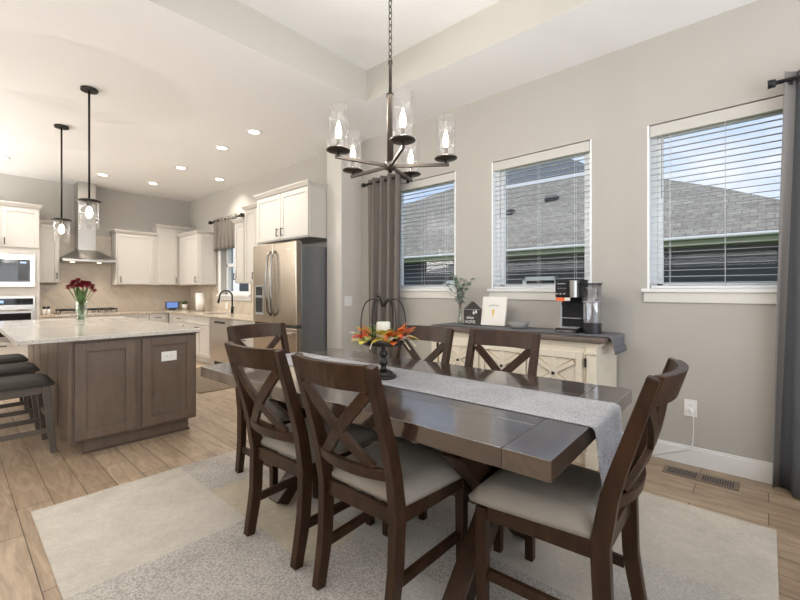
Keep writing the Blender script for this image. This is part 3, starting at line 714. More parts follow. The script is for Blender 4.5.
# eucalyptus in vase
vx, vy = 3.20, 2.135
bm = nb(); lathe(bm, [(.024, .0), (.026, .004), (.018, .05), (.014, .12), (.017, .16), (.015, .16), (.012, .12), (.016, .05), (.022, .008), (0, .008), (0, 0), (.024, 0)], 20)
tag(obj('bud_vase', bm, 'vase_glass', loc=(vx, vy, ZT)), 'slim clear glass vase at the left end of the sideboard', 'vase')
eu = thing('eucalyptus_sprigs', 'grey green eucalyptus sprigs standing in the slim glass vase', 'plant', (vx, vy, ZT + .01))
rq = random.Random(11)
for k in range(9):
    a = 2*pi*k/9 + .2; sp = rq.uniform(.05, .17); hh = rq.uniform(.40, .50) - sp*.5
    pts = [Vector((0, 0, .0)), Vector((.004*cos(a), .004*sin(a), .15)), Vector((sp*.45*cos(a), sp*.45*sin(a), .15 + (hh - .15)*.6)), Vector((sp*cos(a), sp*sin(a), hh))]
    bm = nb(); tube(bm, pts, .0018, 5); st = obj('stem', bm, 'stem_brown', eu)
    bm = nb()
    for j in range(17):
        f = .32 + .68*j/16; i0 = min(2, int(f*3)); p = pts[i0].lerp(pts[i0+1], f*3 - i0)
        if p.z < .17: continue
        b = rq.uniform(0, 2*pi); leaf(bm, p, (cos(b), sin(b), rq.uniform(-.2, .7)), rq.uniform(.040, .060), rq.uniform(.017, .025))
    lv = obj('leaves', bm, 'eucalyptus', eu); sdm = lv.modifiers.new('solid', 'SOLIDIFY'); sdm.thickness = .001
# house-shaped sign: faces -X
RF = (pi/2, 0, -pi/2)   # text facing -X
hg = thing('house_sign', 'small dark house-shaped block sign with white lettering on the sideboard', 'sign', (3.22, 2.01, ZT))
bm = nb(); w2 = .088; pr = [(-w2, 0), (w2, 0), (w2, .145), (0, .215), (-w2, .145)]
f1 = [bm.verts.new((-.018, y, z)) for y, z in pr]; f2 = [bm.verts.new((.018, y, z)) for y, z in pr]
bm.faces.new(f1); bm.faces.new(f2[::-1])
for k in range(5): bm.faces.new((f1[k], f1[(k+1) % 5], f2[(k+1) % 5], f2[k]))
obj('block', bm, 'sign_dark', hg, .003)
bm = nb(); sweep(bm, [(-.020, -w2 + .002, .142), (-.020, w2 - .002, .142)], (1, 0, 0), .0015, .003); obj('painted_line', bm, 'bowl_grey', hg)
text('lettering', 'HOME', .040, (-.0195, .018, .028), RF, 'sign_white', hg)
text('lettering', 'what', .040, (-.0195, .02, .068), RF, 'sign_white', hg, shear=.25)
bm = nb()
for yy, zz in ((-.02, .10), (-.045, .11)): box(bm, -.0195, -.018, yy - .009, yy + .009, zz, zz + .022); bmesh.ops.create_icosphere(bm, subdivisions=1, radius=.006, matrix=Matrix.Translation((-.019, yy, zz + .028)))
obj('painted_figures', bm, 'sign_white', hg)
# canvas print
cv = thing('canvas_print', 'small square cream canvas with a cone drawing leaning beside the house sign', 'picture', (3.235, 1.805, ZT), 0)
bm = nb(); sweep(bm, [(-.018, 0, .0065), (.028, 0, .258)], (0, 1, 0), .118, .010); obj('canvas', bm, 'canvas', cv, .003)
def on_cv(y, z, off=.0115): f = z/.2585; return (-.018 + .046*f - off*.984, y, .0065 + .2515*f + off*.0)
bm = nb(); P3 = [on_cv(-.015, .145), on_cv(.019, .145), on_cv(.002, .07)]
lo = [bm.verts.new(p) for p in P3]; hi = [bm.verts.new((p[0] + .003, p[1], p[2])) for p in P3]; bm.faces.new(lo); bm.faces.new(hi[::-1])
for k in range(3): bm.faces.new((lo[k], lo[(k+1) % 3], hi[(k+1) % 3], hi[k]))
obj('cone_drawing', bm, 'cone_tan', cv)
bm = nb(); bmesh.ops.create_icosphere(bm, subdivisions=2, radius=.017, matrix=Matrix.Translation(on_cv(.002, .157, .010)) @ Matrix.Diagonal((.12, 1, 1.1, 1))); obj('scoop_drawing', bm, 'sign_white', cv)
bm = nb()
for k in range(9): y = .045 - k*.011; p = on_cv(y, .185 - .0006*(k-4)**2); box(bm, p[0] - .0005, p[0] + .001, y - .0032, y + .0032, p[2] - .004, p[2] + .004)
obj('lettering_arc', bm, 'bowl_grey', cv)
# bowl
bm = nb(); lathe(bm, [(0, 0), (.062, 0), (.090, .058), (.086, .058), (.058, .006), (0, .006)], 28); tag(obj('bowl', bm, 'bowl_grey', loc=(3.17, 1.54, ZT)), 'small grey bowl between the canvas and the coffee maker', 'bowl')
# coffee maker
cm = thing('coffee_maker', 'black drip coffee maker with clear water tank at the right end of the sideboard', 'coffee maker', (3.20, 1.105, ZT))
bm = nb(); box(bm, .02, .15, -.06, .10, 0, .385); box(bm, -.11, .02, -.06, .10, 0, .035); box(bm, -.11, .02, -.06, .10, .265, .40); box(bm, .02, .15, -.06, .10, .385, .40); obj('body', bm, 'black_satin', cm, .008)
bm = nb(); box(bm, -.115, -.108, .005, .092, .272, .392); obj('control_panel', bm, 'black_satin', cm, .002)
bm = nb(); cyl(bm, (0, 0), .034, .265, .392, 20); obj('brew_head', bm, 'dark_steel', cm, .003, loc=(-.098, -.035, 0))
for k in range(3):
    bm = nb(); box(bm, -.118, -.114, .074 - k*.027, .074 - k*.027 + .017, .288, .297); obj('button', bm, 'chrome', cm)
bm = nb()
for k in range(4): box(bm, -.1165, -.1145, .018 + k*.017, .024 + k*.017, .33, .336)
box(bm, -.1165, -.1145, .02, .08, .365, .371)
obj('display_marks', bm, 'grey_plastic', cm)
bm = nb(); box(bm, -.106, -.10, .03, .095, .237, .264); obj('label', bm, 'orange_label', cm); bm = nb(); box(bm, -.106, -.10, -.01, .028, .240, .264); obj('label', bm, 'copper_label', cm)
bm = nb(); box(bm, .012, .022, -.05, .09, .10, .108); box(bm, -.105, .015, -.055, .095, .0355, .040); obj('drip_tray', bm, 'grey_plastic', cm, .002)
bm = nb(); box(bm, -.113, -.1102, -.05, .09, .008, .022); obj('tray_trim', bm, 'chrome', cm)
bm = nb(); cyl(bm, (-.06, .075), .010, .04, .2, 12); obj('frother', bm, 'grey_plastic', cm)
wt = nb(); lathe(wt, [(.062, .075), (.064, .20), (.066, .36), (.062, .36), (.060, .20), (.058, .08)], 28); wt = obj('water_tank', wt, 'smoke_glass', cm, loc=(.0, -.132, 0))
bm = nb(); cyl(bm, (0, 0), .066, 0, .08, 28); obj('tank_base', bm, 'black_plastic', wt, .004)
bm = nb(); cyl(bm, (0, 0), .072, .36, .372, 28); obj('tank_lid', bm, 'black_plastic', wt, .003)
bm = nb(); lathe(bm, [(.0665, .232), (.068, .236), (.0665, .240)], 28); obj('tank_ring', bm, 'grey_plastic', wt)

# ================================================================ OUTLETS, VENT, SWITCH
def outlet(loc, rz, label, w=.075, hgt=.118, dup=True, cat='outlet', name='wall_outlet'):
    r = thing(name, label, cat, loc, rz)      # local: faces -Y
    bm = nb(); box(bm, -w/2, w/2, -.006, -.0005, -hgt/2, hgt/2); obj('cover_plate', bm, 'outlet_white', r, .003)
    if dup:
        for q in (-1, 1):
            vert = hgt > w; cx, cz = (0, q*.021) if vert else (q*.021, 0)
            bm = nb(); box(bm, cx - .015, cx + .015, -.0085, -.006, cz - .014, cz + .014); so = obj('socket', bm, 'outlet_white', r, .002)
            bm = nb(); box(bm, cx - .007, cx - .005, -.0092, -.0084, cz - .004, cz + .006); box(bm, cx + .005, cx + .007, -.0092, -.0084, cz - .004, cz + .006); obj('slots', bm, 'dark_slot', so)
    return r
outlet((XW, .405, .396), -pi/2, 'white wall outlet with a plugged-in cord under the rightmost window')
r = thing('power_cord', 'white cord plugged into the wall outlet and trailing left along the baseboard', 'cord', (XW - .0095, .395, .385))
bm = nb(); box(bm, -.030, 0, -.013, .013, -.013, .013); obj('plug', bm, 'outlet_white', r, .004)
bm = nb(); q = []
for p in [(-.028, 0, -.004), (-.045, -.01, -.03), (-.030, -.012, -.09), (-.022, -.008, -.18), (-.024, .0, -.25), (-.018, .03, -.275), (-.016, .15, -.325), (-.02, .26, -.372), (-.02, .38, -.381), (-.02, .44, -.381)]: q.append(Vector(p))
pp = []
for i in range(len(q)-1):
    a, b, c, d = q[max(i-1, 0)], q[i], q[i+1], q[min(i+2, len(q)-1)]
    for k in range(5): t = k/5; pp.append(.5*((2*b) + (c - a)*t + (2*a - 5*b + 4*c - d)*t*t + (3*b - a - 3*c + d)*t**3))
tube(bm, pp + [q[-1]], .0032, 6); obj('cable', bm, 'outlet_white', r)
vn = thing('floor_vent', 'brown metal floor register by the baseboard under the rightmost window', 'vent', (3.285, .335, 0))
bm = nb(); box(bm, -.072, .072, -.20, .20, .0003, .004); obj('plate', bm, 'vent_brown', vn, .002)
bm = nb()
for g in (-1, 1):
    for k in range(13): y = g*.095 - .075 + k*.0125; box(bm, -.045, .045, y - .0035, y + .0035, .0041, .005)
obj('slots', bm, 'dark_slot', vn)
r = thing('light_switch', 'white double light switch on the wing wall left of the curtain', 'switch', (3.27, 3.806, 1.085))
bm = nb(); box(bm, -.058, .058, -.006, -.0005, -.06, .06); obj('cover_plate', bm, 'outlet_white', r, .003)
for q in (-.024, .024): bm = nb(); box(bm, q - .016, q + .016, -.009, -.006, -.032, .032); obj('rocker', bm, 'outlet_white', r, .002)

# ================================================================ CHANDELIER
HX, HY, HZ, AR, PH = 1.569, 1.487, 1.878, .297, 2.842
cdl = thing('chandelier', 'five-light bronze chandelier with clear glass cylinders above the dining table', 'chandelier', (HX, HY, HZ))
bm = nb(); lathe(bm, [(0, -.035), (.010, -.034), (.012, -.022), (.028, -.018), (.030, .018), (.018, .022), (.0, .022)], 20); obj('hub', bm, 'bronze', cdl)
bm = nb(); lathe(bm, [(.0, .02), (.017, .02), (.017, .365), (.021, .366), (.021, .382), (.009, .385), (.008, .535), (.012, .54), (.012, .555), (0, .556)], 18); obj('rod', bm, 'bronze', cdl)
bm = nb(); z = .565; k = 0
while z < TZ - HZ - .05:
    pts = []; ang = (k % 2)*pi/2
    for i in range(13):
        a = 2*pi*i/12; u, v = .0095*cos(a), .021*sin(a); pts.append((u*cos(ang), u*sin(ang), z + v))
    tube(bm, pts, .0026, 5, caps=False); z += .033; k += 1
obj('chain', bm, 'bronze', cdl)
bm = nb(); cyl(bm, (0, 0), .065, TZ - HZ - .028, TZ - HZ - .0005, 28); obj('ceiling_canopy', bm, 'bronze', cdl, .006)
for k in range(5):
    a = PH + k*2*pi/5; u = Vector((cos(a), sin(a), 0)); bm = nb()
    sweep(bm, [u*.02, u*(AR + .012)], (0, 0, 1), .0085, .0065); obj('arm', bm, 'bronze', cdl, .001)
    p = u*AR*.985
    bm = nb(); lathe(bm, [(0, .008), (.006, .008), (.006, .022), (.020, .024), (.058, .030), (.060, .034), (.056, .038), (0, .038)], 28, p); obj('cup', bm, 'bronze', cdl)
    bm = nb(); lathe(bm, [(.0, .038), (.011, .038), (.010, .088), (0, .088)], 14, p); obj('candle_sleeve', bm, 'bronze', cdl)
    bm = nb(); lathe(bm, [(0, .088), (.008, .089), (.014, .105), (.0165, .122), (.013, .145), (.006, .165), (.0, .18)], 14, p); obj('bulb', bm, 'bulb', cdl)
    bm = nb(); lathe(bm, [(.050, .0385), (.050, .245), (.047, .245), (.047, .0385), (.050, .0385)], 32, p); obj('glass_shade', bm, 'clear_glass', cdl)
    lamp('chandelier_bulb_light', 'POINT', Vector((HX, HY, HZ)) + p + Vector((0, 0, .192)), 11, (1, .97, .91), shadow_soft_size=0)

# ================================================================ PENDANTS
for (x, y, zt, zb, l) in ((.872, 4.66, 2.045, 1.785, 'clear glass pendant lamp hanging over the near end of the kitchen island'), (.86, 5.95, 2.018, 1.765, 'clear glass pendant lamp hanging over the far end of the kitchen island')):
    p = thing('pendant_lamp', l, 'pendant lamp', (x, y, ZC), 0, 'pendant lamps over the island'); z1, z0 = zt - ZC, zb - ZC
    bm = nb(); cyl(bm, (0, 0), .068, -.024, -.0005, 28); obj('ceiling_canopy', bm, 'dark_metal', p, .004)
    bm = nb(); tube(bm, [(0, 0, -.02), (0, 0, z1)], .009, 10); obj('rod', bm, 'dark_metal', p)
    bm = nb(); lathe(bm, [(0, .012), (.07, .010), (.092, .0), (.092, -.012), (.02, -.014), (.02, -.05), (0, -.05)], 28, (0, 0, z1)); obj('cap', bm, 'dark_metal', p)
    bm = nb(); lathe(bm, [(0, -.05), (.012, -.055), (.028, -.095), (.030, -.12), (.018, -.15), (0, -.158)], 16, (0, 0, z1)); obj('bulb', bm, 'bulb', p)
    bm = nb(); lathe(bm, [(.075, z1 - .012), (.078, z0), (.074, z0), (.071, z1 - .012), (.075, z1 - .012)], 32); obj('glass_shade', bm, 'clear_glass', p)
    lamp('pendant_bulb_light', 'POINT', (x, y, zt - .175), 12, (1, .94, .86), shadow_soft_size=0)
# ================================================================ DOWNLIGHTS
dl_labels = ['recessed ceiling light nearest the dining area', 'recessed ceiling light second nearest the dining area', 'recessed ceiling light above the middle of the kitchen aisle', 'recessed ceiling light near the wall above the sink window', 'recessed ceiling light in the far kitchen row nearest the corner', 'recessed ceiling light in front of the range hood', 'recessed ceiling light at the left edge of the picture']
for (x, y), l in zip(DOWNLIGHTS, dl_labels):
    d = thing('recessed_light', l, 'ceiling light', (x, y, ZC), 0, 'recessed kitchen ceiling lights')
    bm = nb(); lathe(bm, [(.062, -.0005), (.088, -.0005), (.088, -.006), (.062, -.010), (.062, -.0005)], 28); obj('trim_ring', bm, 'white_trim', d)
    bm = nb(); cyl(bm, (0, 0), .0615, -.006, -.001, 28); obj('lens', bm, 'downlight_lens', d)
    lamp('recessed_light_beam', 'SPOT', (x, y, ZC - .03), 62, (1, .94, .85), (0, 0, 0), spot_size=radians(140), spot_blend=1, shadow_soft_size=.06)

# ================================================================ KITCHEN ISLAND
IY = 3.74; IZ = .886
isl = thing('kitchen_island', 'brown wood kitchen island with shaker panels facing the dining area', 'kitchen island', (0, IY, 0))
IX0, IX1, ID = .60, 1.462, 2.35
bm = nb(); box(bm, IX0, IX1, 0, ID, .105, IZ - .032); obj('body', bm, 'island_wood', isl, .003)
bm = nb(); box(bm, IX0 + .075, IX1 - .05, .04, ID - .04, .0, .1045); obj('toe_kick', bm, 'island_wood', isl, .002)
bm = nb(); box(bm, IX0 + .068, IX1 - .043, .033, .0398, 0, .018); obj('base_shoe', bm, 'trim_dark', isl, .002)
def shaker(bm, x0, x1, z0, z1, y, fw=.062, th=.019, rec=.011):
    box(bm, x0 + fw - .004, x1 - fw + .004, y - th + rec, y, z0 + fw - .004, z1 - fw + .004)
    box(bm, x0, x0 + fw, y - th, y, z0, z1); box(bm, x1 - fw, x1, y - th, y, z0, z1)
    box(bm, x0 + fw, x1 - fw, y - th, y, z0, z0 + fw); box(bm, x0 + fw, x1 - fw, y - th, y, z1 - fw, z1)
for x0, x1 in ((.612, .992), (1.040, 1.444)):
    bm = nb(); shaker(bm, x0, x1, .125, .832, -.0005, fw=.066, th=.022, rec=.016); obj('end_panel', bm, 'island_wood', isl, .0025)
bm = nb(); box(bm, IX0 - .022, IX0 - .0005, -.004, .02, .105, IZ - .033); obj('corner_trim', bm, 'island_wood', isl, .002)
for k in range(5):
    bm = nb(); y0 = .06 + k*.46; box(bm, IX0 - .012, IX0 - .0005, y0, y0 + .44, .12, IZ - .04); obj('back_panel', bm, 'island_wood', isl, .004)
ct = nb(); box(ct, .297, 1.478, IY - .06, IY + ID + .05, IZ - .0315, IZ)
tag(obj('island_countertop', ct, 'granite', bevel=.004), 'pale speckled granite slab covering the kitchen island', 'countertop')
r = outlet((1.24, IY - .0085, .668), 0, 'white outlet plate on the right end panel of the kitchen island', w=.118, hgt=.078)
# stools
def make_stool(label):
    r = thing('counter_stool', label, 'stool', (0, 0, 0), 0, 'dark counter stools along the island')
    for sx in (-1, 1):
        for sy in (-1, 1):
            bm = nb(); sweep(bm, [(sx*.225, sy*.20, 0), (sx*.185, sy*.165, .50)], (1, 0, 0), [.019, .024], [.019, .024]); obj('leg', bm, 'stool_wood', r, .003)
    bm = nb()
    for s in (-1, 1):
        box(bm, -.165, .165, s*.168 - .010, s*.168 + .010, .445, .505); box(bm, s*.188 - .010, s*.188 + .010, -.15, .15, .445, .505)
    obj('apron', bm, 'stool_wood', r, .003)
    for sy, z in ((-1, .17), (1, .17)):
        bm = nb(); sweep(bm, [(-.21, sy*.188, z), (.21, sy*.188, z)], (0, 0, 1), .018, .010); obj('stretcher', bm, 'stool_wood', r, .002)
    for sx in (-1, 1):
        bm = nb(); sweep(bm, [(sx*.205, -.18, .26), (sx*.205, .18, .26)], (0, 0, 1), .018, .010); obj('stretcher', bm, 'stool_wood', r, .002)
    bm = nb(); n = 10; g = []
    for j in range(n+1):
        row = []
        for i in range(n+1):
            u, v = -1 + 2*i/n, -1 + 2*j/n; e = min(1 - abs(u), 1 - abs(v)); row.append(bm.verts.new((u*.235, v*.205,   .525 + .030*min(1, e/.25)**.5)))
        g.append(row)
    lo = [[bm.verts.new((v.co.x*.97, v.co.y*.97, .505)) for v in row] for row in g]
    for j in range(n):
        for i in range(n): bm.faces.new((g[j][i], g[j][i+1], g[j+1][i+1], g[j+1][i])).smooth = True; bm.faces.new((lo[j][i], lo[j+1][i], lo[j+1][i+1], lo[j][i+1]))
    for k in range(n):
        for a, b in (((0, k), (0, k+1)), ((n, k+1), (n, k)), ((k+1, 0), (k, 0)), ((k, n), (k+1, n))): bm.faces.new((g[a[0]][a[1]], lo[a[0]][a[1]], lo[b[0]][b[1]], g[b[0]][b[1]]))
    obj('seat', bm, 'stool_fabric', r)
    return r
st = make_stool('dark upholstered counter stool at the island, nearest the camera')
for i, (y, l) in enumerate(((4.20, None), (4.95, 'dark upholstered counter stool in the middle of the row along the island'), (5.70, 'dark upholstered counter stool at the far end of the island row'))):
    o = st if i == 0 else copy_tree(st); o.location = (.305, y, 0)
    if l: o['label'] = l
# flowers on island
fx, fy = .955, 5.47
bm = nb(); lathe(bm, [(0, 0), (.042, 0), (.045, .01), (.050, .215), (.047, .215), (.042, .014), (0, .012)], 24); tag(obj('glass_vase', bm, 'vase_glass', loc=(fx, fy, IZ + .0005)), 'clear glass vase of red flowers standing on the island', 'vase')
fl = thing('flower_bouquet', 'bunch of dark red mums with green stems in the island vase', 'flowers', (fx, fy, IZ + .014))
rf = random.Random(3)
for k in range(24):
    a = 2.4*k; R = .125*math.sqrt((k + .4)/24); z = .40 - .75*R*R/.15 + .02*sin(k*1.7) + rf.uniform(-.015, .015); hd = Vector((R*cos(a), R*sin(a), z))
    bm = nb(); b2 = Vector((-.03*cos(a), -.03*sin(a), .002)); tube(bm, [b2, Vector((.026*cos(a), .026*sin(a), .17)), hd], .0028, 5); obj('stem', bm, 'stem_green', fl)
    bm = nb()
    for ringi, (nn, rr, zz) in enumerate(((12, .052, .0), (10, .042, .010), (7, .028, .020))):
        for j in range(nn): b = 2*pi*j/nn + ringi*.3; leaf(bm, hd + Vector((0, 0, zz*.6)), (cos(b), sin(b), .15 + .4*ringi), rr, .012, up=.35)
    bmesh.ops.create_icosphere(bm, subdivisions=1, radius=.011, matrix=Matrix.Translation(hd + Vector((0, 0, .004)))); obj('bloom', bm, 'petal_red', fl)
bm = nb()
for k in range(60):
    b = rf.uniform(0, 2*pi); R = rf.uniform(.005, .028); leaf(bm, (R*cos(b), R*sin(b), rf.uniform(.05, .27)), (cos(b), sin(b), rf.uniform(1.4, 3.2)), rf.uniform(.06, .10), .018)
obj('leaves', bm, 'stem_green', fl)

# ================================================================ KITCHEN CABINETS
def handle(parent, x, z, y, vertical=True, L=.105):
    bm = nb(); h = L/2
    if vertical:
        for q in (-1, 1): box(bm, x - .005, x + .005, y - .03, y, z + q*h*.8 - .005, z + q*h*.8 + .005)
        box(bm, x - .006, x + .006, y - .036, y - .026, z - h, z + h)
    else:
        for q in (-1, 1): box(bm, x + q*h*.8 - .005, x + q*h*.8 + .005, y - .03, y, z - .005, z + .005)
        box(bm, x - h, x + h, y - .036, y - .026, z - .006, z + .006)
    obj('handle', bm, 'dark_metal', parent, .001)
def crown(bm, x0, x1, y0, y1, z, ov=.030, hh=.055, sides=(1, 1)):
    l, r_ = sides
    frustum(bm, (x0 - .004*l, x1 + .004*r_, y0 - .022, y1), (x0 - ov*l, x1 + ov*r_, y0 - .02 - ov, y1), z, z + hh - .015)
    box(bm, x0 - (ov + .004)*l, x1 + (ov + .004)*r_, y0 - .024 - ov, y1, z + hh - .015, z + hh)
def cabinet(name, label, loc, rz, w, dp, z0, z1, doors, cat='cabinet', crown_sides=None, group=None, mt='cabinet_white', front=None):
    """local: x 0..w along the front, front plane y=0 (faces -Y), depth to y=dp. doors: (x0,x1,z0,z1,handle x,handle z,kind)"""
    r = thing(name, label, cat, loc, rz, group)
    bm = nb(); box(bm, 0, w, .0, dp, z0, z1); obj('cabinet_body', bm, mt, r, .002)
    for i, (a, b, c, d, hx, hz, kind) in enumerate(doors):
        bm = nb(); shaker(bm, a, b, c, d, -.0005, fw=.055 if kind != 'drawer' else .03, rec=.010); o = obj('drawer_front' if kind == 'drawer' else 'door', bm, mt, r, .002)
        if hx is not None: handle(o, hx, hz, -.0195, kind != 'drawer')
    if crown_sides is not None: bm = nb(); crown(bm, 0, w, 0, dp, z1, sides=crown_sides); obj('crown_moulding', bm, mt, r, .002)
    return r
g = .004
# --- back wall (faces -Y): rz 0
YF = YB - .33; YT = YB - .62
cw = .86
tc_ = cabinet('oven_cabinet', 'tall white cabinet holding the microwave and wall oven at the left edge', (.10, YT, 0), 0, cw, .619, .10, 2.49, [(.012, .424, 1.87, 2.46, .395, 1.95, 'door'), (.432, cw - .012, 1.87, 2.46, .458, 1.95, 'door'), (.012, cw - .012, .12, .42, .43, .38, 'drawer')], crown_sides=(0, 1), group=None)
bm = nb(); box(bm, .0, cw, .06, .60, 0, .0995); obj('toe_kick', bm, 'cabinet_white', tc_)
cabinet('upper_cabinet', 'narrow white wall cabinet between the oven cabinet and the range hood', (.962, YF, 0), 0, .279, .329, 1.335, 2.30, [(.03, .270, 1.345, 2.285, .240, 1.45, 'door')], crown_sides=(0, 1))
cabinet('upper_cabinet', 'white single-door wall cabinet just right of the range hood', (2.034, YF, 0), 0, .664, .329, 1.31, 2.255, [(.025, .60, 1.325, 2.245, .065, 1.41, 'door')], crown_sides=(1, 0))
cabinet('upper_cabinet', 'taller white wall cabinet standing above its neighbours in the kitchen corner', (2.70, YF - .01, 0), 0, .718, .339, 1.31, 2.43, [(.02, .355, 1.325, 2.415, .325, 1.41, 'door')], crown_sides=(1, 1))
# --- right wall (faces -X): rz -90deg ; local x runs toward -Y
RZ9 = -pi/2; XF = XK - .33
cabinet('upper_cabinet', 'white wall cabinet between the kitchen corner and the sink window', (XF, YF - .03, 0), RZ9, .96, .329, 1.31, 2.255, [(.30, .945, 1.325, 2.245, .90, 1.41, 'door')], crown_sides=(0, 1))
bm = nb(); shaker(bm, .02, .31, 1.325, 2.245, 0, fw=.05); 
ep = obj('side_panel', bm, 'cabinet_white', None, .002); ep.parent = bpy.data.objects['upper_cabinet.003'] if 'upper_cabinet.003' in bpy.data.objects else None
ep.location = (.96 + .0005, 0, 0); ep.rotation_euler = (0, 0, pi/2)
cabinet('upper_cabinet', 'lower white wall cabinet right beside the sink window valance', (XF, 6.36, 0), RZ9, .33, .329, 1.325, 2.285, [(.02, .31, 1.34, 2.27, .05, 1.43, 'door')], crown_sides=(1, 0))
cabinet('upper_cabinet', 'stepped white wall cabinet left of the cabinet over the refrigerator', (XF, 6.028, 0), RZ9, .688, .329, 1.325, 2.45, [(.015, .338, 1.34, 2.435, .31, 1.43, 'door'), (.345, .675, 1.34, 2.435, .375, 1.43, 'door')], crown_sides=(1, 0))
cabinet('upper_cabinet', 'white two-door cabinet mounted over the stainless refrigerator', (2.92, 5.335, 0), RZ9, 1.235, .495, 1.865, 2.485, [(.015, .61, 1.88, 2.47, .56, 1.97, 'door'), (.62, 1.22, 1.88, 2.47, .67, 1.97, 'door')], crown_sides=(1, 1))
# --- base cabinets
CT = .815
def base(label, loc, rz, w, dp, fronts):
    r = cabinet('base_cabinet', label, loc, rz, w, dp, .10, CT - .033, fronts); bm = nb(); box(bm, 0, w, .06, dp, 0, .0995); obj('toe_kick', bm, 'cabinet_white', r); return r
YBF = YB - .60; zt = CT - .045
base('white base cabinet left of the cooktop', (.962, YBF, 0), 0, .235, .599, [(.01, .225, .64, zt, .118, .70, 'drawer'), (.01, .225, .12, .63, .19, .55, 'door')])
base('white base cabinet under the cooktop', (1.20, YBF, 0), 0, .83, .599, [(.01, .82, .64, zt, None, None, 'drawer'), (.01, .41, .12, .63, .37, .55, 'door'), (.42, .82, .12, .63, .46, .55, 'door')])
base('white drawer base cabinet right of the cooktop', (2.033, YBF, 0), 0, .45, .599, [(.01, .44, .64, zt, .225, .70, 'drawer'), (.01, .44, .38, .63, .225, .51, 'drawer'), (.01, .44, .12, .37, .225, .25, 'drawer')])
base('white base cabinet in the far kitchen corner', (2.486, YBF, 0), 0, .33, .599, [(.01, .27, .64, zt, .14, .70, 'drawer'), (.01, .27, .12, .63, .24, .55, 'door')])
XBF = XK - .60
base('small white drawer base cabinet beside the corner on the sink side', (XBF, 8.47, 0), RZ9, .87, .599, [(.30, .86, .64, zt, .58, .70, 'drawer'), (.30, .86, .12, .63, .80, .55, 'door')])
base('wide white sink base cabinet left of the dishwasher', (XBF, 7.595, 0), RZ9, .965, .599, [(.01, .955, .64, zt, None, None, 'drawer'), (.01, .48, .12, .63, .44, .55, 'door'), (.49, .955, .12, .63, .53, .55, 'door')])
base('white drawer base cabinet between dishwasher and refrigerator', (XBF, 5.895, 0), RZ9, .785, .599, [(.01, .775, .64, zt, .40, .70, 'drawer'), (.01, .775, .38, .63, .40, .51, 'drawer'), (.01, .775, .12, .37, .40, .25, 'drawer')])
# dishwasher
dwz = thing('dishwasher', 'stainless steel dishwasher under the counter beside the sink', 'dishwasher', (XBF, 6.625, 0), RZ9)
bm = nb(); box(bm, .005, .72, .0, .58, .1, CT - .035); obj('body', bm, 'fridge_side', dwz)
bm = nb(); box(bm, .005, .72, -.025, -.0005, .11, CT - .04); obj('door', bm, 'steel', dwz, .004)
bm = nb(); box(bm, .18, .54, -.029, -.0255, .70, .735); obj('pocket_handle', bm, 'dark_slot', dwz, .004)
bm = nb(); box(bm, .0, .72, .05, .5, 0, .099); obj('toe_kick', bm, 'dark_slot', dwz)
# counter
bm = nb(); box(bm, .962, XK - .001, YBF - .03, YB - .001, CT - .0325, CT); box(bm, XBF - .03, XK - .001, 5.108, YBF - .03, CT - .0325, CT)
bmesh.ops.remove_doubles(bm, verts=bm.verts, dist=1e-5)
tag(obj('kitchen_countertop', bm, 'granite_beige', bevel=.003), 'L-shaped beige granite worktop along the kitchen walls', 'countertop')
# backsplash
bm = nb(); box(bm, .962, XK - .0005, YB - .010, YB - .0005, CT + .0005, 1.309); box(bm, 1.25, 2.033, YB - .010, YB - .0005, 1.309, 2.2)
struct('backsplash', bm, 'backsplash_tile', 'beige tile backsplash on the kitchen wall', 'backsplash')
bm = nb(); box(bm, XK - .010, XK - .0005, 7.68, YB - .0105, CT + .0005, 1.309); box(bm, XK - .010, XK - .0005, 6.44, 7.68, CT + .0005, 1.02); box(bm, XK - .010, XK - .0005, 5.015, 6.44, CT + .0005, 1.324)
struct('backsplash_side', bm, 'backsplash_tile', 'beige tile backsplash below the sink window', 'backsplash')
# microwave + oven
mw = thing('microwave', 'built-in stainless microwave in the tall cabinet', 'microwave', (.53, YT - .0005, 1.264))
bm = nb(); box(bm, -.375, .375, -.022, -.0005, 0, .495); obj('trim_frame', bm, 'steel', mw, .003)
bm = nb(); box(bm, -.32, .318, -.034, -.0225, .078, .418); obj('door', bm, 'black_glass', mw, .003)
bm = nb(); box(bm, .175, .295, -.0365, -.0345, .10, .40); obj('control_panel', bm, 'black_plastic', mw, .001)
bm = nb(); box(bm, .20, .27, -.038, -.037, .36, .385); obj('display', bm, 'lcd', mw)
bm = nb(); box(bm, -.30, .15, -.052, -.042, .05, .066); [box(bm, x, x + .012, -.042, -.0225, .05, .066) for x in (-.28, .12)]; obj('handle', bm, 'steel', mw, .003)
ov = thing('wall_oven', 'built-in stainless wall oven below the microwave', 'oven', (.53, YT - .0005, .46))
bm = nb(); box(bm, -.375, .375, -.022, -.0005, 0, .665); obj('frame', bm, 'steel', ov, .003)
bm = nb(); box(bm, -.36, .35, -.030, -.0225, .53, .63); obj('control_panel', bm, 'black_glass', ov, .002)
bm = nb(); box(bm, -.12, .02, -.032, -.0305, .56, .60); obj('display', bm, 'lcd', ov)
bm = nb(); box(bm, -.36, .35, -.036, -.0225, .03, .505); d = obj('door', bm, 'steel', ov, .003)
bm = nb(); box(bm, -.335, .325, -.040, -.0365, .06, .405); obj('door_window', bm, 'black_glass', d, .002)
bm = nb(); tube(bm, [(-.32, -.075, .455), (.31, -.075, .455)], .012, 10); [box(bm, x, x + .016, -.075, -.036, .449, .461) for x in (-.29, .27)]; obj('handle', bm, 'steel', d)
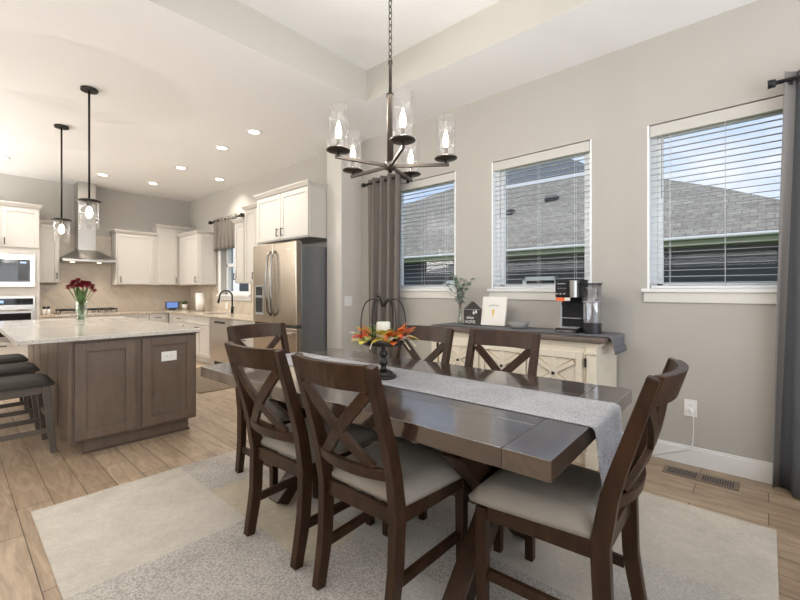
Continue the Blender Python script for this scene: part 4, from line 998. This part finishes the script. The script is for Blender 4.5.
# hood
hd = thing('range_hood', 'stainless chimney range hood over the cooktop', 'range hood', (1.62, YB - .011, 0))
bm = nb(); box(bm, -.13, .12, -.30, 0, 1.90, ZC - .001); obj('chimney', bm, 'steel', hd, .003)
bm = nb(); rowsA = []
for f in [i/8 for i in range(9)]:
    z = 1.735 + .175*f; e = 1 - f**1.25; hw = .135 + (.395 - .135)*e; dpp = .31 + (.50 - .31)*e
    rowsA.append([bm.verts.new(p) for p in ((-hw + .035*e - .003, -dpp, z), (hw - .008, -dpp, z), (hw - .008, 0, z), (-hw + .035*e - .003, 0, z))])
for a, b in zip(rowsA, rowsA[1:]):
    for k in range(4): bm.faces.new((a[k], a[(k+1) % 4], b[(k+1) % 4], b[k])).smooth = k != 99
bm.faces.new(rowsA[-1]); obj('canopy', bm, 'steel', hd)
bm = nb(); box(bm, -.362, .39, -.50, 0, 1.70, 1.735); obj('rim', bm, 'steel', hd, .003)
for x in (-.19, .19):
    bm = nb(); cyl(bm, (x, -.20), .03, 1.695, 1.6998, 16); obj('hood_light', bm, 'hood_lens', hd)
    lamp('hood_spot', 'SPOT', (1.62 + x, YB - .22, 1.69), 16, (1, .84, .6), (radians(-14), 0, 0), spot_size=radians(100), spot_blend=.6, shadow_soft_size=.03)
# cooktop
ck = thing('gas_cooktop', 'gas cooktop with black grates and silver knobs under the hood', 'cooktop', (1.62, YB - .33, CT))
bm = nb(); box(bm, -.41, .41, -.25, .25, .0005, .012); obj('surface', bm, 'steel', ck, .003)
for k in (-1, 0, 1):
    bm = nb(); x0 = k*.27
    for xx in (-.12, 0, .12): box(bm, x0 + xx - .007, x0 + xx + .007, -.17, .235, .055, .078)
    for yy in (-.165, .03, .23): box(bm, x0 - .128, x0 + .128, yy - .007, yy + .007, .055, .078)
    for xx in (-.12, .12):
        for yy in (-.16, .225): box(bm, x0 + xx - .006, x0 + xx + .006, yy - .006, yy + .006, .012, .055)
    obj('grate', bm, 'black_metal', ck, .002)
for k in range(5): bm = nb(); cyl(bm, (-.14 + k*.09, -.215), .02, .012, .042, 14); obj('knob', bm, 'chrome', ck, .002)
# small things on the counters
for k, x in enumerate((1.02, 1.072)):
    s_ = thing('spice_mill', ('left' if k == 0 else 'right') + ' one of the two small clear mills with dark tops beside the oven cabinet', 'spice mill', (x, YT + .06, CT + .0005), 0, 'spice mills by the oven')
    bm = nb(); lathe(bm, [(0, 0), (.02, 0), (.021, .10), (0, .10)], 16); obj('jar', bm, 'copper_label', s_); bm = nb(); lathe(bm, [(0, .1005), (.022, .1005), (.022, .135), (.016, .14), (0, .14)], 16); obj('cap', bm, 'black_plastic', s_)
sd_ = thing('smart_display', 'small dark smart display with a glowing blue screen in the kitchen corner', 'smart display', (2.99, YB - .28, CT + .0005), radians(-28))
bm = nb(); sweep(bm, [(0, -.0, .03), (0, .035, .165)], (1, 0, 0), .125, .009); obj('case', bm, 'black_plastic', sd_, .006)
bm = nb(); sweep(bm, [(0, -.0055, .046), (0, .0225, .152)], (1, 0, 0), .098, .005); obj('screen', bm, 'screen', sd_)
bm = nb(); box(bm, -.06, .06, -.01, .07, 0, .03); obj('stand', bm, 'black_plastic', sd_, .008)
pp_ = thing('potted_succulent', 'small green plant in a white pot beside the smart display', 'plant', (3.215, YB - .30, CT + .0005))
bm = nb(); lathe(bm, [(0, 0), (.045, 0), (.055, .11), (.050, .11), (.048, .10), (0, .10)], 20); obj('pot', bm, 'pot_white', pp_)
bm = nb()
for k in range(40): b = rf.uniform(0, 2*pi); leaf(bm, (.02*cos(b), .02*sin(b), .10), (cos(b), sin(b), rf.uniform(.3, 2.2)), rf.uniform(.06, .12), .014)
obj('leaves', bm, 'leaf_green', pp_)
pt = thing('paper_towel_holder', 'white paper towel roll on a dark stand left of the faucet', 'paper towel', (XK - .22, 8.0, CT + .0005))
bm = nb(); cyl(bm, (0, 0), .085, 0, .018, 24); tube(bm, [(0, 0, .018), (0, 0, .365)], .007, 8); bmesh.ops.create_icosphere(bm, subdivisions=2, radius=.013, matrix=Matrix.Translation((0, 0, .37))); obj('stand', bm, 'stem_brown', pt)
bm = nb(); lathe(bm, [(.02, .02), (.078, .02), (.078, .345), (.02, .345), (.02, .02)], 28); obj('roll', bm, 'paper', pt)
fc = thing('faucet', 'matte black gooseneck faucet at the sink', 'faucet', (XK - .17, 6.80, CT + .0005))
bm = nb(); cyl(bm, (0, 0), .028, 0, .012, 20); tube(bm, [(0, 0, .01), (0, 0, .12)], .022, 14); obj('base', bm, 'black_metal', fc)
pts = [(0, 0, .11), (0, 0, .29)] + [(-.10 + .10*cos(a), .02*(1 - cos(a)), .29 + .10*sin(a)) for a in [i*pi/10 for i in range(1, 11)]] + [(-.205, .042, .255)]
bm = nb(); tube(bm, pts, .013, 12); obj('gooseneck', bm, 'black_metal', fc)
bm = nb(); tube(bm, [(-.205, .042, .258), (-.222, .045, .18)], [.017, .019], 12); obj('spray_head', bm, 'black_metal', fc)
bm = nb(); tube(bm, [(0, -.02, .085), (0, -.07, .10)], [.010, .007], 10); obj('lever', bm, 'black_metal', fc)
sk = nb(); box(sk, XK - .50, XK - .22, 6.68, 7.3, CT + .0003, CT + .002); tag(obj('sink', sk, 'steel', bevel=.0008), 'stainless sink set in the worktop under the window', 'sink')
# outlet on sink backsplash
outlet((XK - .0105, 7.35, .93), -pi/2, 'beige outlet plate on the tile between paper towels and faucet', w=.075, hgt=.115)
# valance curtain over the sink window
r = thing('curtain_rod', 'dark rod with square finials over the kitchen sink window', 'curtain rod', (XK - .09, 7.22, 2.49))
bm = nb(); tube(bm, [(0, -.56, 0), (0, .62, 0)], .011, 10); obj('pole', bm, 'dark_metal', r)
for y, m_ in ((.64, .028), (-.60, .028)):
    bm = nb(); box(bm, -m_, m_, y - .028, y + .028, -m_, m_); box(bm, -.010, .010, y - .04, y + .04, -.010, .010); obj('finial', bm, 'dark_metal', r, .004)
for y in (-.5, .55): bm = nb(); box(bm, -.006, .0885, y - .008, y + .008, -.02, -.008); box(bm, .08, .0885, y - .02, y + .02, -.06, .03); obj('bracket', bm, 'dark_metal', r, .002)
c = curtain('window_valance', (7.70, 6.80), (7.71, 6.79), 1.945, 2.53, 'valance_fabric', 'short taupe valance curtain over the kitchen sink window', 'curtain', 6, .03, (XK - .09, 0, 0), nz=10)
rings(c, [7.55, 7.25, 6.95], 2.49)

# ================================================================ REFRIGERATOR
fr = thing('refrigerator', 'stainless french-door refrigerator with grey side beside the wing wall', 'refrigerator', (2.72, 5.098, 0), RZ9)
FW = 1.0
bm = nb(); box(bm, .01, FW - .01, .085, .69, .02, 1.757); obj('body', bm, 'fridge_side', fr, .006)
bm = nb(); box(bm, .03, FW - .03, .10, .60, 0, .0195); obj('base', bm, 'dark_slot', fr)
d1 = nb(); box(d1, .0, FW/2 - .003, .0, .08, .80, 1.80); d1 = obj('door', d1, 'fridge_steel', fr, .012, 3)
d2 = nb(); box(d2, FW/2 + .003, FW, .0, .08, .80, 1.80); d2 = obj('door', d2, 'fridge_steel', fr, .012, 3)
dr = nb(); box(dr, .0, FW, .0, .08, .075, .765); dr = obj('freezer_drawer', dr, 'fridge_steel', fr, .012, 3)
bm = nb(); box(bm, .012, FW - .012, .02, .085, .07, 1.78); obj('gasket', bm, 'dark_slot', fr)
for d, x in ((d1, FW/2 - .05), (d2, FW/2 + .05)):
    bm = nb(); tube(bm, [(x, .0, .90), (x, -.045, .95), (x, -.065, 1.15), (x, -.07, 1.29), (x, -.065, 1.45), (x, -.045, 1.65), (x, 0, 1.70)], .015, 10); obj('handle', bm, 'dark_steel', d)
bm = nb(); tube(bm, [(.10, 0, .70), (.13, -.055, .70), (FW - .13, -.055, .70), (FW - .10, 0, .70)], .014, 10); obj('handle', bm, 'steel', dr)
bm = nb(); box(bm, .07, .27, -.004, .0005, .90, 1.28); ds = obj('water_dispenser', bm, 'grey_plastic', d1, .003)
bm = nb(); box(bm, .085, .255, -.006, -.0042, .93, 1.12); obj('recess', bm, 'black_plastic', ds); bm = nb(); box(bm, .09, .25, -.007, -.0042, 1.15, 1.26); obj('touch_panel', bm, 'black_glass', ds)
bm = nb(); box(bm, FW - .21, FW - .12, -.003, .0005, 1.705, 1.722); obj('badge', bm, 'chrome', d2)
